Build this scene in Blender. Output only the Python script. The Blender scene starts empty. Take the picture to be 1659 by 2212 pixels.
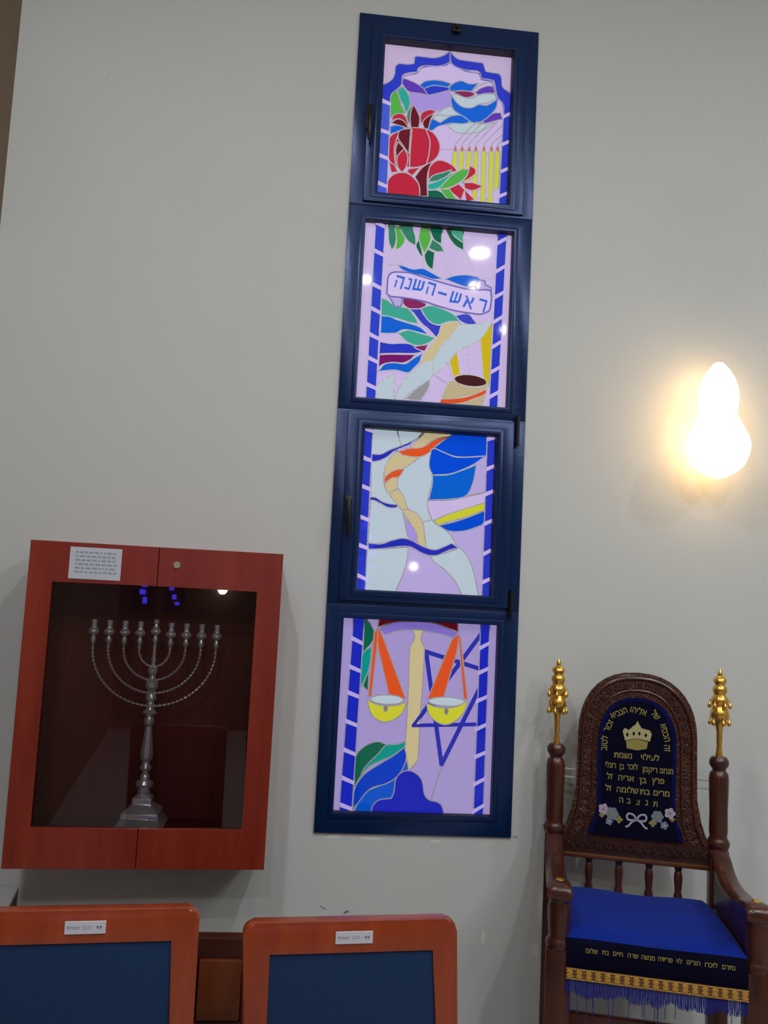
import bpy, bmesh, math, random
from mathutils import Vector, Matrix
random.seed(7)
SC = bpy.context.scene
C = SC.collection
PI = math.pi

# ------------------------------------------------------------------ camera
W_PX, H_PX, F_PX = 1659, 2212, 1876.1
CAM = Vector((0, -3.5, 1.72))
yaw, pitch, roll = 0.0921, 0.1001, 0.0506
FW = Vector((math.sin(yaw) * math.cos(pitch), math.cos(yaw) * math.cos(pitch), math.sin(pitch)))
R0 = Vector((math.cos(yaw), -math.sin(yaw), 0)); U0 = R0.cross(FW)
RT = math.cos(roll) * R0 + math.sin(roll) * U0
UP = -math.sin(roll) * R0 + math.cos(roll) * U0
cd = bpy.data.cameras.new('camera'); co = bpy.data.objects.new('camera', cd); C.objects.link(co)
cd.sensor_fit = 'VERTICAL'; cd.sensor_height = 24; cd.lens = F_PX / H_PX * 24; cd.clip_start = .05
co.matrix_world = Matrix(((RT.x, UP.x, -FW.x, CAM.x), (RT.y, UP.y, -FW.y, CAM.y), (RT.z, UP.z, -FW.z, CAM.z), (0, 0, 0, 1)))
SC.camera = co

# ------------------------------------------------------------------ world, lamps, exposure
SC.view_settings.view_transform = 'Standard'; SC.view_settings.look = 'None'
SC.view_settings.gamma = 1; SC.view_settings.exposure = 0.31
SC.view_settings.use_curve_mapping = False
wd = bpy.data.worlds.new('world'); SC.world = wd; wd.use_nodes = True
wd.node_tree.nodes['Background'].inputs[0].default_value = (.75, .8, 1, 1)
wd.node_tree.nodes['Background'].inputs[1].default_value = .05
CEIL = 4.85
DOWNLIGHTS = [(-.75, -2.7, 22, .14), (1.42, -3.82, 24, .15), (3.9, -2.6, 22, .16), (.47, -4.7, 10, .06), (1.53, -4.62, 10, .06), (2.14, -5.89, 10, .06), (-.6, -6.4, 24, .16), (3.6, -6.4, 24, .16)]
for i, (x, y, p, s) in enumerate(DOWNLIGHTS):
    ld = bpy.data.lights.new('downlight_lamp', 'AREA'); ld.shape = 'DISK'; ld.size = s; ld.energy = p; ld.color = (.99, 1, .985)
    lo = bpy.data.objects.new('downlight_lamp', ld); C.objects.link(lo); lo.location = (x, y, CEIL - .02)
FILL_GLOBES = [(-.92, -3.3, 4.15, 26), (2.75, -3.5, 4.15, 44)]       # unseen globes added as fill light for the wall (x, y, z, strength)

# ------------------------------------------------------------------ helpers
def ray(px, py):
    return FW + RT * ((px - W_PX / 2) / F_PX) - UP * ((py - H_PX / 2) / F_PX)
def at(px, py, Y):
    d = ray(px, py); return CAM + d * ((Y - CAM.y) / d.y)
def onplane(px, py, P0, n):
    d = ray(px, py); return CAM + d * ((P0 - CAM).dot(n) / d.dot(n))
def lin(c):
    c = c / 255
    return c / 12.92 if c <= .04045 else ((c + .055) / 1.055) ** 2.4
def rgb(r, g, b): return (lin(r), lin(g), lin(b), 1)

def mat(name, col, rough=.5, metal=0, spec=.5, emit=None, es=0, noise=0, nscale=8, stretch=(1, 1, 1), bump=0, bscale=60, sheen=0, coat=0):
    m = bpy.data.materials.new(name); m.use_nodes = True
    nt = m.node_tree; b = nt.nodes['Principled BSDF']
    b.inputs['Base Color'].default_value = col
    b.inputs['Roughness'].default_value = rough
    b.inputs['Metallic'].default_value = metal
    b.inputs['Specular IOR Level'].default_value = spec
    b.inputs['Sheen Weight'].default_value = sheen
    b.inputs['Coat Weight'].default_value = coat; b.inputs['Coat Roughness'].default_value = .15
    if emit: b.inputs['Emission Color'].default_value = emit; b.inputs['Emission Strength'].default_value = es
    if noise or bump:
        tc = nt.nodes.new('ShaderNodeTexCoord'); mp = nt.nodes.new('ShaderNodeMapping')
        mp.inputs['Scale'].default_value = stretch
        nt.links.new(tc.outputs['Object'], mp.inputs['Vector'])
    if noise:
        n = nt.nodes.new('ShaderNodeTexNoise'); n.inputs['Scale'].default_value = nscale; n.inputs['Detail'].default_value = 5
        nt.links.new(mp.outputs[0], n.inputs['Vector'])
        mx = nt.nodes.new('ShaderNodeMix'); mx.data_type = 'RGBA'
        mx.inputs[6].default_value = tuple(c * (1 - noise) for c in col[:3]) + (1,)
        mx.inputs[7].default_value = tuple(min(1, c * (1 + noise)) for c in col[:3]) + (1,)
        nt.links.new(n.outputs['Fac'], mx.inputs[0]); nt.links.new(mx.outputs[2], b.inputs['Base Color'])
    if bump:
        n2 = nt.nodes.new('ShaderNodeTexNoise'); n2.inputs['Scale'].default_value = bscale; n2.inputs['Detail'].default_value = 4
        nt.links.new(mp.outputs[0], n2.inputs['Vector'])
        bp = nt.nodes.new('ShaderNodeBump'); bp.inputs['Strength'].default_value = bump; bp.inputs['Distance'].default_value = .01
        nt.links.new(n2.outputs['Fac'], bp.inputs['Height']); nt.links.new(bp.outputs[0], b.inputs['Normal'])
    return m

def wood(name, c1, c2, rough=.35, scale=3.0, axis=(1, 1, .08), bump=.05, coat=.3, spec=.5):
    m = bpy.data.materials.new(name); m.use_nodes = True
    nt = m.node_tree; b = nt.nodes['Principled BSDF']
    b.inputs['Roughness'].default_value = rough; b.inputs['Coat Weight'].default_value = coat; b.inputs['Coat Roughness'].default_value = .2
    b.inputs['Specular IOR Level'].default_value = spec
    tc = nt.nodes.new('ShaderNodeTexCoord'); mp = nt.nodes.new('ShaderNodeMapping'); mp.inputs['Scale'].default_value = axis
    nt.links.new(tc.outputs['Object'], mp.inputs['Vector'])
    n = nt.nodes.new('ShaderNodeTexNoise'); n.inputs['Scale'].default_value = scale * 12; n.inputs['Detail'].default_value = 8; n.inputs['Roughness'].default_value = .65
    nt.links.new(mp.outputs[0], n.inputs['Vector'])
    r = nt.nodes.new('ShaderNodeValToRGB'); r.color_ramp.elements[0].position = .3; r.color_ramp.elements[0].color = c1
    r.color_ramp.elements[1].position = .72; r.color_ramp.elements[1].color = c2
    nt.links.new(n.outputs['Fac'], r.inputs['Fac']); nt.links.new(r.outputs[0], b.inputs['Base Color'])
    bp = nt.nodes.new('ShaderNodeBump'); bp.inputs['Strength'].default_value = bump; bp.inputs['Distance'].default_value = .004
    nt.links.new(n.outputs['Fac'], bp.inputs['Height']); nt.links.new(bp.outputs[0], b.inputs['Normal'])
    return m

def tag(o, label=None, cat=None, group=None, kind=None):
    if label: o['label'] = label
    if cat: o['category'] = cat
    if group: o['group'] = group
    if kind: o['kind'] = kind
    return o
def thing(name, loc, rz=0, label=None, cat=None, group=None, kind=None):
    o = bpy.data.objects.new(name, None); C.objects.link(o); o.location = loc; o.rotation_euler = (0, 0, rz); o.empty_display_size = .1
    XF[o] = Matrix.Translation(Vector(loc)) @ Matrix.Rotation(rz, 4, 'Z')
    return tag(o, label, cat, group, kind)
XF = {}
def obj(name, bm, mats, parent=None, smooth=False, world=False, tri=False):
    """link bm as one mesh object; world=True when the verts are in world space"""
    if world and parent is not None:
        inv = XF.get(parent, Matrix()).inverted()
        bmesh.ops.transform(bm, matrix=inv, verts=bm.verts)
    me = bpy.data.meshes.new(name); bm.to_mesh(me); bm.free()
    for m in (mats if isinstance(mats, (list, tuple)) else [mats]): me.materials.append(m)
    if smooth:
        me.polygons.foreach_set('use_smooth', [True] * len(me.polygons))
        try: me.set_sharp_from_angle(angle=math.radians(38))
        except Exception: pass
    o = bpy.data.objects.new(name, me); C.objects.link(o)
    if parent is not None:
        o.parent = parent
        XF[o] = XF.get(parent, Matrix())
    else: XF[o] = Matrix()
    return o

def box(bm, x0, x1, y0, y1, z0, z1, bev=0, seg=2, mi=0):
    r = bmesh.ops.create_cube(bm, size=1)
    vs = r['verts']
    for v in vs: v.co = Vector(((x0 + x1) / 2 + v.co.x * (x1 - x0), (y0 + y1) / 2 + v.co.y * (y1 - y0), (z0 + z1) / 2 + v.co.z * (z1 - z0)))
    fs = set(f for v in vs for f in v.link_faces)
    for f in fs: f.material_index = mi
    if bev:
        es = list({e for v in vs for e in v.link_edges})
        bmesh.ops.bevel(bm, geom=es, offset=bev, segments=seg, profile=.5, affect='EDGES')
    return bm
def newbox(*a, **k): return box(bmesh.new(), *a, **k)

def lathe(bm, prof, cx=0, cy=0, segs=24, rot=0, cap=True):
    rings = []
    for r, z in prof:
        rings.append([bm.verts.new((cx + r * math.cos(rot + 2 * PI * i / segs), cy + r * math.sin(rot + 2 * PI * i / segs), z)) for i in range(segs)])
    for a, b in zip(rings, rings[1:]):
        for i in range(segs):
            j = (i + 1) % segs
            try: bm.faces.new((a[i], a[j], b[j], b[i]))
            except ValueError: pass
    if cap:
        for rg in (rings[0], rings[-1]):
            try: bm.faces.new(rg)
            except ValueError: pass
    return bm
def tube(bm, pts, rad, segs=10, closed=False):
    pts = [Vector(p) for p in pts]; n = len(pts); rings = []
    up = Vector((0, 1, 0))
    for i, p in enumerate(pts):
        t = (pts[min(i + 1, n - 1)] - pts[max(i - 1, 0)]).normalized()
        a = t.cross(up)
        if a.length < 1e-4: a = t.cross(Vector((1, 0, 0)))
        a.normalize(); b = t.cross(a)
        r = rad[i] if isinstance(rad, (list, tuple)) else rad
        rings.append([bm.verts.new(p + a * (r * math.cos(2 * PI * k / segs)) + b * (r * math.sin(2 * PI * k / segs))) for k in range(segs)])
    for a, b in zip(rings, rings[1:]):
        for k in range(segs): bm.faces.new((a[k], a[(k + 1) % segs], b[(k + 1) % segs], b[k]))
    bm.faces.new(rings[0]); bm.faces.new(rings[-1])
    return bm
def prism(bm, pts, y0, y1, bev=0):
    """polygon in (x, z) extruded from y0 to y1"""
    a = [bm.verts.new((x, y0, z)) for x, z in pts]; b = [bm.verts.new((x, y1, z)) for x, z in pts]
    f1 = bm.faces.new(a); f2 = bm.faces.new(list(reversed(b)))
    for i in range(len(pts)):
        j = (i + 1) % len(pts); bm.faces.new((a[j], a[i], b[i], b[j]))
    if bev:
        es = list(f1.edges) + list(f2.edges)
        bmesh.ops.bevel(bm, geom=es, offset=bev, segments=2, profile=.5, affect='EDGES')
    bmesh.ops.recalc_face_normals(bm, faces=bm.faces)
    return bm
def ring(bm, o, i, y0, y1, bev=.003):
    """rectangular frame: outer (x0,x1,z0,z1) and inner opening, from y0 (back) to y1 (front)"""
    ox0, ox1, oz0, oz1 = o; ix0, ix1, iz0, iz1 = i
    O = [(ox0, oz0), (ox1, oz0), (ox1, oz1), (ox0, oz1)]; I = [(ix0, iz0), (ix1, iz0), (ix1, iz1), (ix0, iz1)]
    V = {}
    for nm, P in (('o', O), ('i', I)):
        for k, (x, z) in enumerate(P):
            V[nm, k, 0] = bm.verts.new((x, y0, z)); V[nm, k, 1] = bm.verts.new((x, y1, z))
    fr = []
    for k in range(4):
        j = (k + 1) % 4
        f = bm.faces.new((V['o', k, 1], V['o', j, 1], V['i', j, 1], V['i', k, 1])); fr.append(f)
        bm.faces.new((V['o', j, 0], V['o', k, 0], V['i', k, 0], V['i', j, 0]))
        bm.faces.new((V['o', k, 0], V['o', j, 0], V['o', j, 1], V['o', k, 1]))
        bm.faces.new((V['i', j, 0], V['i', k, 0], V['i', k, 1], V['i', j, 1]))
    if bev:
        es = [e for e in {e for f in fr for e in f.edges} if sum(1 for f in e.link_faces if f in fr) == 1]
        bmesh.ops.bevel(bm, geom=es, offset=bev, segments=2, profile=.5, affect='EDGES')
    bmesh.ops.recalc_face_normals(bm, faces=bm.faces)
    return bm

def smooth_poly(pts, closed=True, sub=4, sharp=58):
    n = len(pts)
    if n < 4: return [Vector(p) for p in pts]
    P = [Vector(p) for p in pts]
    def corner(i):
        if not closed and (i == 0 or i == n - 1): return True
        a = P[i] - P[(i - 1) % n]; b = P[(i + 1) % n] - P[i]
        if a.length < 1e-9 or b.length < 1e-9: return True
        return math.degrees(a.angle(b)) > sharp
    cr = [corner(i) for i in range(n)]
    out = []
    for i in range(n if closed else n - 1):
        p1, p2 = P[i], P[(i + 1) % n]
        p0 = P[(i - 1) % n] if not cr[i] else p1 * 2 - p2
        p3 = P[(i + 2) % n] if not cr[(i + 1) % n] else p2 * 2 - p1
        for s in range(sub):
            t = s / sub
            out.append(.5 * ((2 * p1) + (p2 - p0) * t + (2 * p0 - 5 * p1 + 4 * p2 - p3) * t * t + (3 * p1 - p0 - 3 * p2 + p3) * t ** 3))
    if not closed: out.append(P[-1])
    return out
def strip(bm, pts, w, y, closed=True, mi=0):
    """flat ribbon following pts (x,z) at depth y"""
    n = len(pts); L = []; Rr = []
    for i in range(n):
        a = pts[(i - 1) % n] if closed or i > 0 else pts[i]
        b = pts[(i + 1) % n] if closed or i < n - 1 else pts[i]
        t = (b - a)
        if t.length < 1e-9: t = Vector((1, 0))
        t.normalize(); nn = Vector((-t.y, t.x))
        L.append(bm.verts.new((pts[i].x + nn.x * w / 2, y, pts[i].y + nn.y * w / 2)))
        Rr.append(bm.verts.new((pts[i].x - nn.x * w / 2, y, pts[i].y - nn.y * w / 2)))
    for i in range(n if closed else n - 1):
        j = (i + 1) % n
        f = bm.faces.new((L[i], L[j], Rr[j], Rr[i])); f.material_index = mi
        if f.normal.y > 0 or f.calc_area() == 0: pass
def facepoly(bm, pts, y, mi=0):
    vs = [bm.verts.new((p[0], y, p[1])) for p in pts]
    f = bm.faces.new(vs); f.material_index = mi
    f.normal_update()
    if f.normal.y > 0: f.normal_flip()
    bmesh.ops.triangulate(bm, faces=[f], ngon_method='EAR_CLIP')

def text_bm(bm, s, size, M, bold=.0, mi=0):
    """Hebrew words, glyphs given in visual (left to right) order, flat, placed with matrix M"""
    c = bpy.data.curves.new('lettering', 'FONT'); c.body = s; c.size = size; c.align_x = 'CENTER'; c.align_y = 'CENTER'; c.offset = bold; c.resolution_u = 3
    o = bpy.data.objects.new('lettering', c); C.objects.link(o)
    dg = bpy.context.evaluated_depsgraph_get(); me = bpy.data.meshes.new_from_object(o.evaluated_get(dg))
    me.transform(M); n0 = len(bm.faces); bm.from_mesh(me); bm.faces.ensure_lookup_table()
    for f in bm.faces[n0:]: f.material_index = mi
    bpy.data.objects.remove(o); bpy.data.curves.remove(c); bpy.data.meshes.remove(me)
def heb(words):            # logical order to visual order
    return words[::-1]
XZ = Matrix.Rotation(PI / 2, 4, 'X')     # text plane XY -> XZ, facing -Y

# ------------------------------------------------------------------ materials
M_wall = mat('grey_plaster', rgb(214, 218, 217), rough=.75, noise=.03, nscale=2.5, bump=.15, bscale=14, spec=.25)
M_wall_left = mat('brown_wall', rgb(128, 108, 90), rough=.7, noise=.05, spec=.2)
M_room = mat('room_paint', rgb(172, 174, 174), rough=.8, noise=.04)
M_back = mat('dim_panelling', rgb(96, 74, 60), rough=.8, noise=.08)
M_ceil = mat('ceiling_paint', rgb(225, 225, 222), rough=.9, noise=.02)
M_floor = mat('stone_tile', rgb(160, 158, 154), rough=.35, noise=.1, nscale=4)
M_blue = mat('blue_painted_metal', rgb(14, 46, 96), rough=.28, metal=.3, noise=.1, nscale=6, bump=.05, bscale=40)
M_gasket = mat('dark_gasket', rgb(16, 18, 34), rough=.6)
M_black = mat('black_metal', rgb(24, 24, 26), rough=.35, metal=.3, noise=.1)
M_lead = mat('silver_leading', rgb(222, 220, 232), rough=.3, metal=.15, noise=.06, nscale=60, bump=.3, bscale=90)

# ------------------------------------------------------------------ the room
def struct(name, bm, m, label=None, cat=None): return tag(obj(name, bm, m), label, cat, kind='structure')
XL, XR, YB = -1.283, 5.2, -8.2
WX0, WX1, WZ0, WZ1 = .111, .894, .805, 4.211       # window hole
bm = bmesh.new()
H = (WX0 + .004, WX1 - .004, WZ0 + .004, WZ1 - .004)
for a in ((XL, H[0], 0, .14, 0, CEIL), (H[1], XR, 0, .14, 0, CEIL), (H[0], H[1], 0, .14, 0, H[2]), (H[0], H[1], 0, .14, H[3], CEIL)): box(bm, *a)
wall = struct('wall_front', bm, M_wall, 'pale grey plaster wall with the tall stained glass window', 'wall')
struct('wall_left', newbox(XL - .12, XL, YB, .14, 0, CEIL), M_wall_left, 'brown side wall showing as a thin strip at upper left', 'wall')
struct('wall_right', newbox(XR, XR + .12, YB, .14, 0, CEIL), M_room, 'side wall beyond the right edge of the view', 'wall')
struct('wall_back', newbox(XL, XR, YB - .12, YB, 0, CEIL), M_back, 'dark panelled wall behind the viewer', 'wall')
struct('floor', newbox(XL - .12, XR + .12, YB - .12, .14, -.12, 0), M_floor, 'stone tiled floor of the hall', 'floor')
struct('ceiling', newbox(XL - .12, XR + .12, YB - .12, .14, CEIL, CEIL + .12), M_ceil, 'white ceiling of the hall', 'ceiling')

# ------------------------------------------------------------------ stained glass window
YF, YG = -.012, .024
win = thing('window_1', ((WX0 + WX1) / 2, 0, WZ0), 0, 'tall blue framed stained glass window of four stacked panes', 'window', kind='structure')
def rect_px(pts, Y=YF):
    q = [at(x, y, Y) for x, y in pts]
    return ((q[0].x + q[3].x) / 2, (q[1].x + q[2].x) / 2, (q[2].z + q[3].z) / 2, (q[0].z + q[1].z) / 2)
OPEN = [rect_px(p) for p in (
    [(831, 84), (1112, 113), (1095, 442), (815, 420)], [(789, 471), (1113, 503), (1093, 882), (769, 857)],
    [(788, 921), (1074, 942), (1060, 1289), (769, 1273)], [(742, 1332), (1077, 1352), (1063, 1768), (719, 1752)])]
# outer frame, built as perimeter and the three crossbars around the four openings
bm = bmesh.new()
zs = [WZ1, (OPEN[0][2] + OPEN[1][3]) / 2 + .004, (OPEN[1][2] + OPEN[2][3]) / 2 + .01, (OPEN[2][2] + OPEN[3][3]) / 2 + .0, WZ0]
for k in range(4):
    o = OPEN[k]; g = .018 if k in (0, 2) else 0
    ring(bm, (WX0, WX1, zs[k + 1], zs[k]), (o[0] - g, o[1] + g, o[2] - g, o[3] + g), .07, YF, bev=.004)
obj('outer_frame', bm, M_blue, win, world=True, smooth=True)
bm = bmesh.new()        # raised inner bead round the fixed panes
for k in (1, 3):
    o = OPEN[k]; w = .02
    ring(bm, (o[0] - w, o[1] + w, o[2] - w, o[3] + w), (o[0], o[1], o[2], o[3]), .06, YF - .005, bev=.003)
obj('glazing_bead', bm, M_blue, win, world=True, smooth=True)
for k, (dx0, dx1, zt, zb) in ((0, (.058, .062, WZ1 - .035, zs[1] + .012)), (2, (.07, .07, zs[2] - .012, zs[3] + .012))):
    o = OPEN[k]
    bm = bmesh.new()
    ring(bm, (o[0] - dx0, o[1] + dx1, zb, zt), (o[0], o[1], o[2], o[3]), .06, YF - .014, bev=.005)
    ring(bm, (o[0] - .024, o[1] + .024, o[2] - .024, o[3] + .024), (o[0] - .002, o[1] + .002, o[2] - .002, o[3] + .002), .05, YF - .018, bev=.003)
    sash = obj('sash', bm, M_blue, win, world=True, smooth=True)
    p = at(798, 262, -.03) if k == 0 else at(751, 1110, -.03)
    bm = bmesh.new()
    box(bm, p.x - .014, p.x + .014, YF - .026, YF - .014, p.z - .035, p.z + .075, .004)
    tube(bm, [(p.x, YF - .02, p.z + .055), (p.x, YF - .045, p.z + .05), (p.x, YF - .052, p.z + .01), (p.x, YF - .05, p.z - .05), (p.x, YF - .044, p.z - .092)], [.009, .011, .012, .011, .006], 12)
    tag(obj('handle', bm, M_black, sash, world=True, smooth=True), 'black lever handle')
for k in range(4):
    o = OPEN[k]
    bm = bmesh.new(); ring(bm, (o[0] - .012, o[1] + .012, o[2] - .012, o[3] + .012), (o[0] + .0015, o[1] - .0015, o[2] + .0015, o[3] - .0015), YG - .001, YF - (.010 if k in (0, 2) else .001), bev=0)
    obj('gasket', bm, M_gasket, win, world=True)
# small latch at the top, hinges on the right of the lower sash
p = at(986, 65, YF - .014)
bm = bmesh.new(); box(bm, p.x - .018, p.x + .018, YF - .03, YF - .012, p.z - .016, p.z + .016, .004)
tube(bm, [(p.x, YF - .014, p.z), (p.x, YF - .042, p.z)], .008, 12)
tag(obj('latch', bm, M_black, win, world=True, smooth=True), 'small black latch')
for (px, py, h) in ((1119, 930, .085), (1104, 1305, .075)):
    p = at(px, py, YF - .02)
    bm = bmesh.new(); tube(bm, [(p.x, YF - .016, p.z - h * .75), (p.x, YF - .016, p.z + h * .75)], .0085, 12)
    tag(obj('hinge', bm, M_black, win, world=True, smooth=True), 'black hinge barrel')

GL = {}
def glass_mat(c):
    if c not in GL:
        col = rgb(*c)
        GL[c] = mat('stained_glass', tuple(v * .45 for v in col[:3]) + (1,), rough=.035, spec=.4, emit=col, es=.55)
    return GL[c]
LAV, LAV2, LAV3, ROY, BRI, PUR, VIO, GRY, RED, DRD = (206, 187, 232), (186, 170, 226), (168, 152, 210), (42, 58, 200), (14, 98, 218), (96, 56, 186), (170, 148, 226), (188, 205, 218), (190, 34, 62), (104, 18, 38)
GRN, TEA, DGR, MAR, YEL, ORG, CRM, GRE2 = (84, 176, 72), (40, 168, 158), (10, 98, 74), (136, 38, 96), (208, 210, 60), (226, 84, 38), (206, 190, 146), (50, 130, 104)

def art_pane(k, off, sc, bgcol, pieces, leftcol, rightcol, lines, label):
    """pieces: ('poly', colour, pts) in the pane drawing's own units; off, sc bring them onto the glass plane"""
    def P(u, v, Y=YG):
        q = at(off[0] + u / sc, off[1] + v / sc, Y); return Vector((q.x, q.z))
    o = OPEN[k]; m = .012
    lo = (o[0] - m, o[1] + m, o[2] - m, o[3] + m)
    cols = [bgcol]
    def mi(c):
        if c not in cols: cols.append(c)
        return cols.index(c)
    bm = bmesh.new(); lb = bmesh.new()
    box(bm, lo[0], lo[1], YG, YG + .006, lo[2], lo[3])
    def clip(pts):
        out = pts
        for ax, val, sg in ((0, lo[0], 1), (0, lo[1], -1), (1, lo[2], 1), (1, lo[3], -1)):
            res = []
            for i in range(len(out)):
                a, b = out[i - 1], out[i]
                da, db = (a[ax] - val) * sg, (b[ax] - val) * sg
                if (da >= 0) != (db >= 0):
                    res.append(a + (b - a) * (da / (da - db)))
                if db >= 0: res.append(b)
            out = res
            if len(out) < 3: return []
        return out
    lay = [0]
    def put(c, pts, sm=True, lead=True, lw=.0046):
        q = [P(*p) for p in pts]
        if sm: q = smooth_poly(q)
        q = clip(q)
        if len(q) < 3: return
        lay[0] += 1
        y = YG - .0003 - lay[0] * .00012
        try: facepoly(bm, q, y, mi(c))
        except ValueError: return
        if lead: strip(lb, q, lw, y - .00006)
    for pc in pieces:
        kind = pc[0]
        if kind == 'poly': put(pc[1], pc[2])
        elif kind == 'flat': put(pc[1], pc[2], sm=False)
        elif kind == 'bare': put(pc[1], pc[2], lead=False)
        elif kind == 'ell':
            c, (cx, cy), rx, ry, rot = pc[1:6]
            rr = math.radians(rot)
            put(c, [(cx + rx * math.cos(t) * math.cos(rr) - ry * math.sin(t) * math.sin(rr), cy + rx * math.cos(t) * math.sin(rr) + ry * math.sin(t) * math.cos(rr)) for t in [2 * PI * i / 24 for i in range(24)]], sm=False)
        elif kind == 'stroke':
            c, w = pc[1], pc[3]
            (ax, ay), (bx, by) = pc[2]
            d = Vector((bx - ax, by - ay)).normalized(); n = Vector((-d.y, d.x)) * w / 2; e = d * w * .3
            put(c, [(ax - e.x + n.x, ay - e.y + n.y), (bx + e.x + n.x, by + e.y + n.y), (bx + e.x - n.x, by + e.y - n.y), (ax - e.x - n.x, ay - e.y - n.y)], sm=False, lead=False)
        elif kind == 'band':
            q = smooth_poly([P(*p) for p in pc[2]], closed=False)
            lay[0] += 1; strip(bm, q, pc[3], YG - .0003 - lay[0] * .00012, closed=False, mi=mi(pc[1]))
        elif kind == 'line':
            q = [P(*p) for p in pc[1]]
            q = smooth_poly(q, closed=False) if len(q) > 3 else q
            q = [v for v in q if lo[0] < v.x < lo[1] and lo[2] < v.y < lo[3]]
            if len(q) > 1:
                lay[0] += 1; strip(lb, q, .0052, YG - .0003 - lay[0] * .00012, closed=False)
    # rope-like border columns
    for col in (leftcol, rightcol):
        if not col: continue
        quad, colr, bars = col
        put(colr, quad, sm=False)
        for (a, b, t) in bars:
            put(LAV if k < 3 else LAV2, [(a[0] - 3, a[1] - t / 2), (b[0] + 3, b[1] - t / 2), (b[0] + 3, b[1] + t / 2), (a[0] - 3, a[1] + t / 2 + 5)], sm=False, lead=False)
    pane = obj('stained_glass_pane', bm, [glass_mat(c) for c in cols], win, world=True)
    tag(pane, label)
    obj('leading', lb, M_lead, pane, world=True)
    return pane, P, lay

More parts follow.
